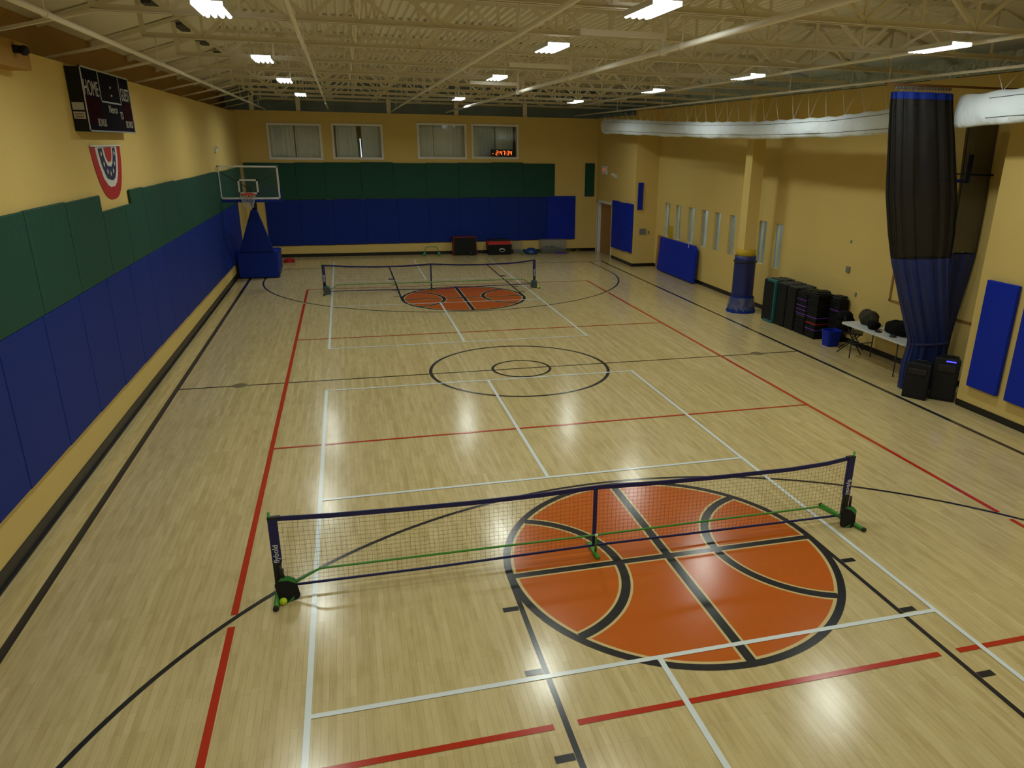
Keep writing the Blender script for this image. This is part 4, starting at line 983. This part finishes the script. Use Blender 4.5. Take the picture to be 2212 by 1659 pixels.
bm = B(); lathe(bm, [(0.06, 0.753), (0.07, 0.757), (0.07, 0.775), (0.055, 0.79), (0.02, 0.792)], 7.38, -1.90, 20); tag(obj('round_tin', bm, 'dgrey'), 'small dark round tin at the edge of the white table', 'tin')
bm = B(); box(bm, 7.32, 7.42, -1.53, -1.41, 0.753, 0.775); tag(obj('small_device', bm, 'black_pl', bevel=0.006), 'small black device on the white table between the bags', 'device')

# speakers
def speaker(x, y, w, d_, h, rz, label, led=False):
    t = thing('loudspeaker', label, 'loudspeaker', (x, y, 0), rz, 'black loudspeakers at the curtain foot')
    bm = B(); hexa(bm, [(-w/2, -d_/2, 0), (w/2, -d_/2, 0), (w*0.36, d_/2, 0), (-w*0.36, d_/2, 0), (-w/2, -d_/2, h), (w/2, -d_/2, h), (w*0.34, d_/2, h), (-w*0.34, d_/2, h)]); obj('cabinet', bm, 'black_pl', t, bevel=0.02, seg=3)
    bm = B(); box(bm, -w*0.42, w*0.42, -d_/2-0.012, -d_/2, 0.05, h*0.62); obj('grille', bm, 'black_pl', t, bevel=0.01)
    bm = B(); box(bm, -w*0.36, w*0.36, -d_/2-0.02, -d_/2, h*0.70, h*0.86); obj('horn', bm, 'black', t, bevel=0.015)
    bm = B(); tube(bm, [(-0.08, 0, h), (-0.07, 0, h+0.03), (0.07, 0, h+0.03), (0.08, 0, h)], 0.012, 8); obj('handle', bm, 'black', t)
    if led:
        bm = B(); box(bm, -0.02, 0.14, -d_/2-0.016, -d_/2-0.0, h*0.93, h*0.955); obj('status_light', bm, 'led_b', t)
    return t
speaker(6.84, -3.42, 0.44, 0.34, 0.67, math.radians(-58), 'black loudspeaker at the sideline in front of the curtain')
speaker(7.24, -3.62, 0.44, 0.34, 0.80, math.radians(-48), 'taller black loudspeaker with a blue light beside the wall corner', True)

# ------------------------------------------------------------------ divider curtain
def bundle(parent, name, prof, z0, z1, mt, n=200, folds=13, amp=0.06, rows=26, phase=0, per=None):
    """prof(z) -> cx, cy, rx, ry of the gathered cloth at height z"""
    bm = B(); rings = []
    for j in range(rows+1):
        z = z0+(z1-z0)*j/rows; cx, cy, rx, ry = prof(z); row = []
        for k in range(n):
            a = 2*PI*k/n; f = 1+amp/max(rx, ry)*2.0*(math.sin(folds*a+phase+0.9*math.sin(3*a)+0.25*math.sin(z*1.7))*(0.65+0.35*math.sin(2*a+z))+0.35*math.sin(2.3*round(folds*2.3)/2.3*a+z*1.5))*0.5
            c = math.cos(a); s = math.sin(a)
            px = math.copysign(abs(c)**0.8, c)*rx; py = math.copysign(abs(s)**0.8, s)*ry
            row.append(bm.verts.new((cx+px*(1+(f-1)*0.5), cy+py*f+amp*0.6*math.sin(folds*a*1.0+phase)*abs(s), z)))
        rings.append(row)
    for A, C in zip(rings, rings[1:]):
        for k in range(n): bm.faces.new((A[k], A[(k+1) % n], C[(k+1) % n], C[k])).smooth = True
    return obj(name, bm, mt, parent)
def interp(T, z):
    for a, b in zip(T, T[1:]):
        if a[0] <= z <= b[0]:
            t = (z-a[0])/(b[0]-a[0]); t = t*t*(3-2*t) if False else t
            return tuple(a[i]+(b[i]-a[i])*t for i in range(1, 5))
    return T[0][1:] if z < T[0][0] else T[-1][1:]
dc = thing('divider_curtain', 'gathered gym divider curtain, black mesh over blue vinyl, tied at the foot', 'curtain', (0, 0, 0))
# z, cx, cy, rx, ry
TC = [(0.0, 7.42, -2.93, 0.54, 0.20), (0.45, 7.33, -2.95, 0.49, 0.18), (0.96, 7.22, -3.05, 0.39, 0.15), (1.4, 7.02, -3.13, 0.44, 0.16), (1.81, 6.82, -3.20, 0.48, 0.17), (2.5, 6.56, -3.25, 0.56, 0.18), (2.99, 6.48, -3.25, 0.64, 0.18),
      (3.63, 6.35, -3.25, 0.68, 0.18), (4.54, 6.16, -3.25, 0.62, 0.17), (5.0, 6.06, -3.25, 0.58, 0.16), (5.25, 6.02, -3.25, 0.56, 0.15)]
pf = lambda z: interp(TC, z)
bundle(dc, 'vinyl_panel', pf, 0.02, 2.56, 'blue_cur') if False else None
M['blue_cur'] = mat('blue_curtain_vinyl', (0.011, 0.026, 0.16), 0.5, var=0.1)
bundle(dc, 'vinyl_panel', pf, 0.02, 2.56, 'blue_cur')
bundle(dc, 'mesh_panel', pf, 2.56, 5.14, 'cmesh')
bundle(dc, 'heading_band', pf, 5.14, 5.24, 'blue_hoop', rows=3)
bm = B(); tube(bm, [(7.23+0.40*math.cos(a), -3.045+0.17*math.sin(a), 0.93) for a in [2*PI*k/30 for k in range(30)]], 0.03, 8, closed=True); obj('tie_strap', bm, 'navy', dc)
for k in range(20):
    x = 5.50+k*0.055
    bm = B(); tube(bm, [(x, -3.25, 5.23), (x, -3.25, 5.30)], 0.006, 6); tube(bm, [(x, -3.27, 5.31), (x, -3.23, 5.31)], 0.022, 8); obj('roller', bm, 'spring', dc)
bm = B(); box(bm, 5.3, 8.1, -3.28, -3.22, 5.338, 5.37); tag(obj('curtain_track', bm, 'backing'), 'brown track carrying the divider curtain rollers', 'track')
d2 = thing('mesh_curtain', 'sheer black mesh curtain hanging close to the side wall behind the bundle', 'curtain', (0, 0, 0))
T2 = [(0.0, 7.90, -2.66, 0.14, 0.09), (0.99, 7.86, -2.70, 0.18, 0.09), (1.74, 7.80, -2.78, 0.24, 0.12), (2.59, 7.79, -2.86, 0.27, 0.12), (3.64, 7.78, -2.86, 0.28, 0.12), (4.63, 7.72, -2.86, 0.30, 0.12), (5.3, 7.70, -2.86, 0.28, 0.12)]
p2 = lambda z: interp(T2, z)
bundle(d2, 'vinyl_panel', p2, 0.02, 2.56, 'blue_cur', folds=9, amp=0.03); bundle(d2, 'mesh_panel', p2, 2.56, 5.3, 'cmesh2', folds=7, amp=0.03)
# folded wall hoop behind the curtain
wh2 = thing('wall_hoop', 'blue edged basketball board folded against the side wall behind the mesh', 'basketball hoop', (7.86, -2.02, 4.3))
bm = B(); box(bm, -0.03, 0.0, -0.55, 0.55, -0.45, 0.45); obj('backboard', bm, 'bglass', wh2)
bm = B(); box(bm, -0.05, 0.02, -0.60, 0.60, -0.50, -0.44); box(bm, -0.05, 0.02, -0.60, -0.54, -0.5, 0.0); box(bm, -0.05, 0.02, 0.54, 0.60, -0.5, 0.3); obj('edge_padding', bm, 'blue_b', wh2, bevel=0.01)
bm = B(); bar(bm, (0, -0.2, -0.35), (0.24, -0.9, -0.35), 0.03); bar(bm, (0, 0.2, -0.2), (0.24, 0.2, -0.2), 0.03); obj('support_arm', bm, 'black_pl', wh2)

# ------------------------------------------------------------------ white fabric duct
def make_duct(DP, label, ends, cord0):
    dt = thing('fabric_duct', label, 'air duct', (0, 0, 0), 0, 'white fabric ducts beside the side wall')
    ya, yb = DP[0][0], DP[-1][0]
    def dpt(y):
        for a, b in zip(DP, DP[1:]):
            if a[0] <= y <= b[0]:
                t = (y-a[0])/(b[0]-a[0]); return [a[i]+(b[i]-a[i])*t for i in (1, 2, 3)]
        return DP[-1][1:]
    wob = lambda y: 0.010*math.sin(y*2.1)+0.008*math.sin(y*5.7)
    bm = B(); N = max(40, int((yb-ya)*7)); nn = 28; rings = []
    for k in range(N+1):
        y = ya+(yb-ya)*k/N; x, z, h = dpt(y); e = 1.0; g = 0.0
        if ends[1] == 'round' and yb-y < 0.5: e = math.sqrt(max(0.03, 1-(1-(yb-y)/0.5)**2))
        if ends[0] == 'gather' and y-ya < 0.9: g = 1-(y-ya)/0.9
        row = []; wr = wob(y)
        for q in range(nn):
            a = 2*PI*q/nn; c, s_ = math.cos(a), math.sin(a); fo = 0.02*g*math.sin(9*a)
            row.append(bm.verts.new((x+c*(0.10+fo+wr*0.8*(1+s_))*e, y, z+(s_*(h+fo)+(0.012*math.cos(2*PI*y/0.62) if s_ > 0.5 else 0)+(wr if s_ < -0.5 else 0))*e)))
        rings.append(row)
    for A, C in zip(rings, rings[1:]):
        for q in range(nn): bm.faces.new((A[q], A[(q+1) % nn], C[(q+1) % nn], C[q])).smooth = True
    bm.faces.new(rings[0]); bm.faces.new(rings[-1]); obj('tube', bm, 'duct', dt)
    for a in (0.62, -0.62):
        bm = B(); P = []; n_ = int((yb-ya-0.6)/0.25)
        for k in range(n_+1):
            y = ya+0.05+k*0.25; x, z, h = dpt(y); wr = wob(y)
            P.append((x-math.cos(a)*(0.10+wr*0.8*(1+math.sin(a)))-0.001, y, z+math.sin(a)*h))
        tube(bm, P, 0.005, 6); obj('seam', bm, 'dgrey', dt)
    k = 0; y = ya+0.3
    while y < yb-0.3:
        x, z, h = dpt(y); zt = z+h; top = 5.47; dy = 0.10+0.12*random.random()
        bm = B(); tube(bm, [(x, y, zt-0.01), (x, y+dy, top)], 0.007, 5)
        obj('hanging_cord', bm, 'steel_l', dt)
        if k % 3 != 1:
            bm = B(); tube(bm, [(x, y, zt-0.01), (x+0.12, y-dy*0.8, top)], 0.005, 5); obj('hanging_cord', bm, 'steel_l', dt)
        y += 0.62; k += 1
    bm = B(); tube(bm, [(6.5, ya-0.1, 5.475), (6.5, yb+0.2, 5.475)], 0.006, 6); obj('support_cable', bm, 'dgrey', dt)
make_duct([(-2.72, 6.5, 4.85, .215), (-1.9, 6.5, 4.845, .218), (-0.2, 6.5, 4.78, .20), (2.75, 6.5, 4.762, .198), (5.5, 6.5, 4.80, .205), (8.0, 6.5, 4.868, .217), (11.2, 6.5, 4.965, .245), (14.75, 6.5, 5.075, .27)],
          'long sagging white fabric duct running from the end wall to the curtain', ('flat', 'round'), 0)
make_duct([(-7.8, 6.5, 5.02, .25), (-4.8, 6.5, 5.005, .245), (-3.6, 6.5, 4.955, .242)],
          'white fabric duct piece on the camera side of the curtain', ('flat', 'flat'), 0)
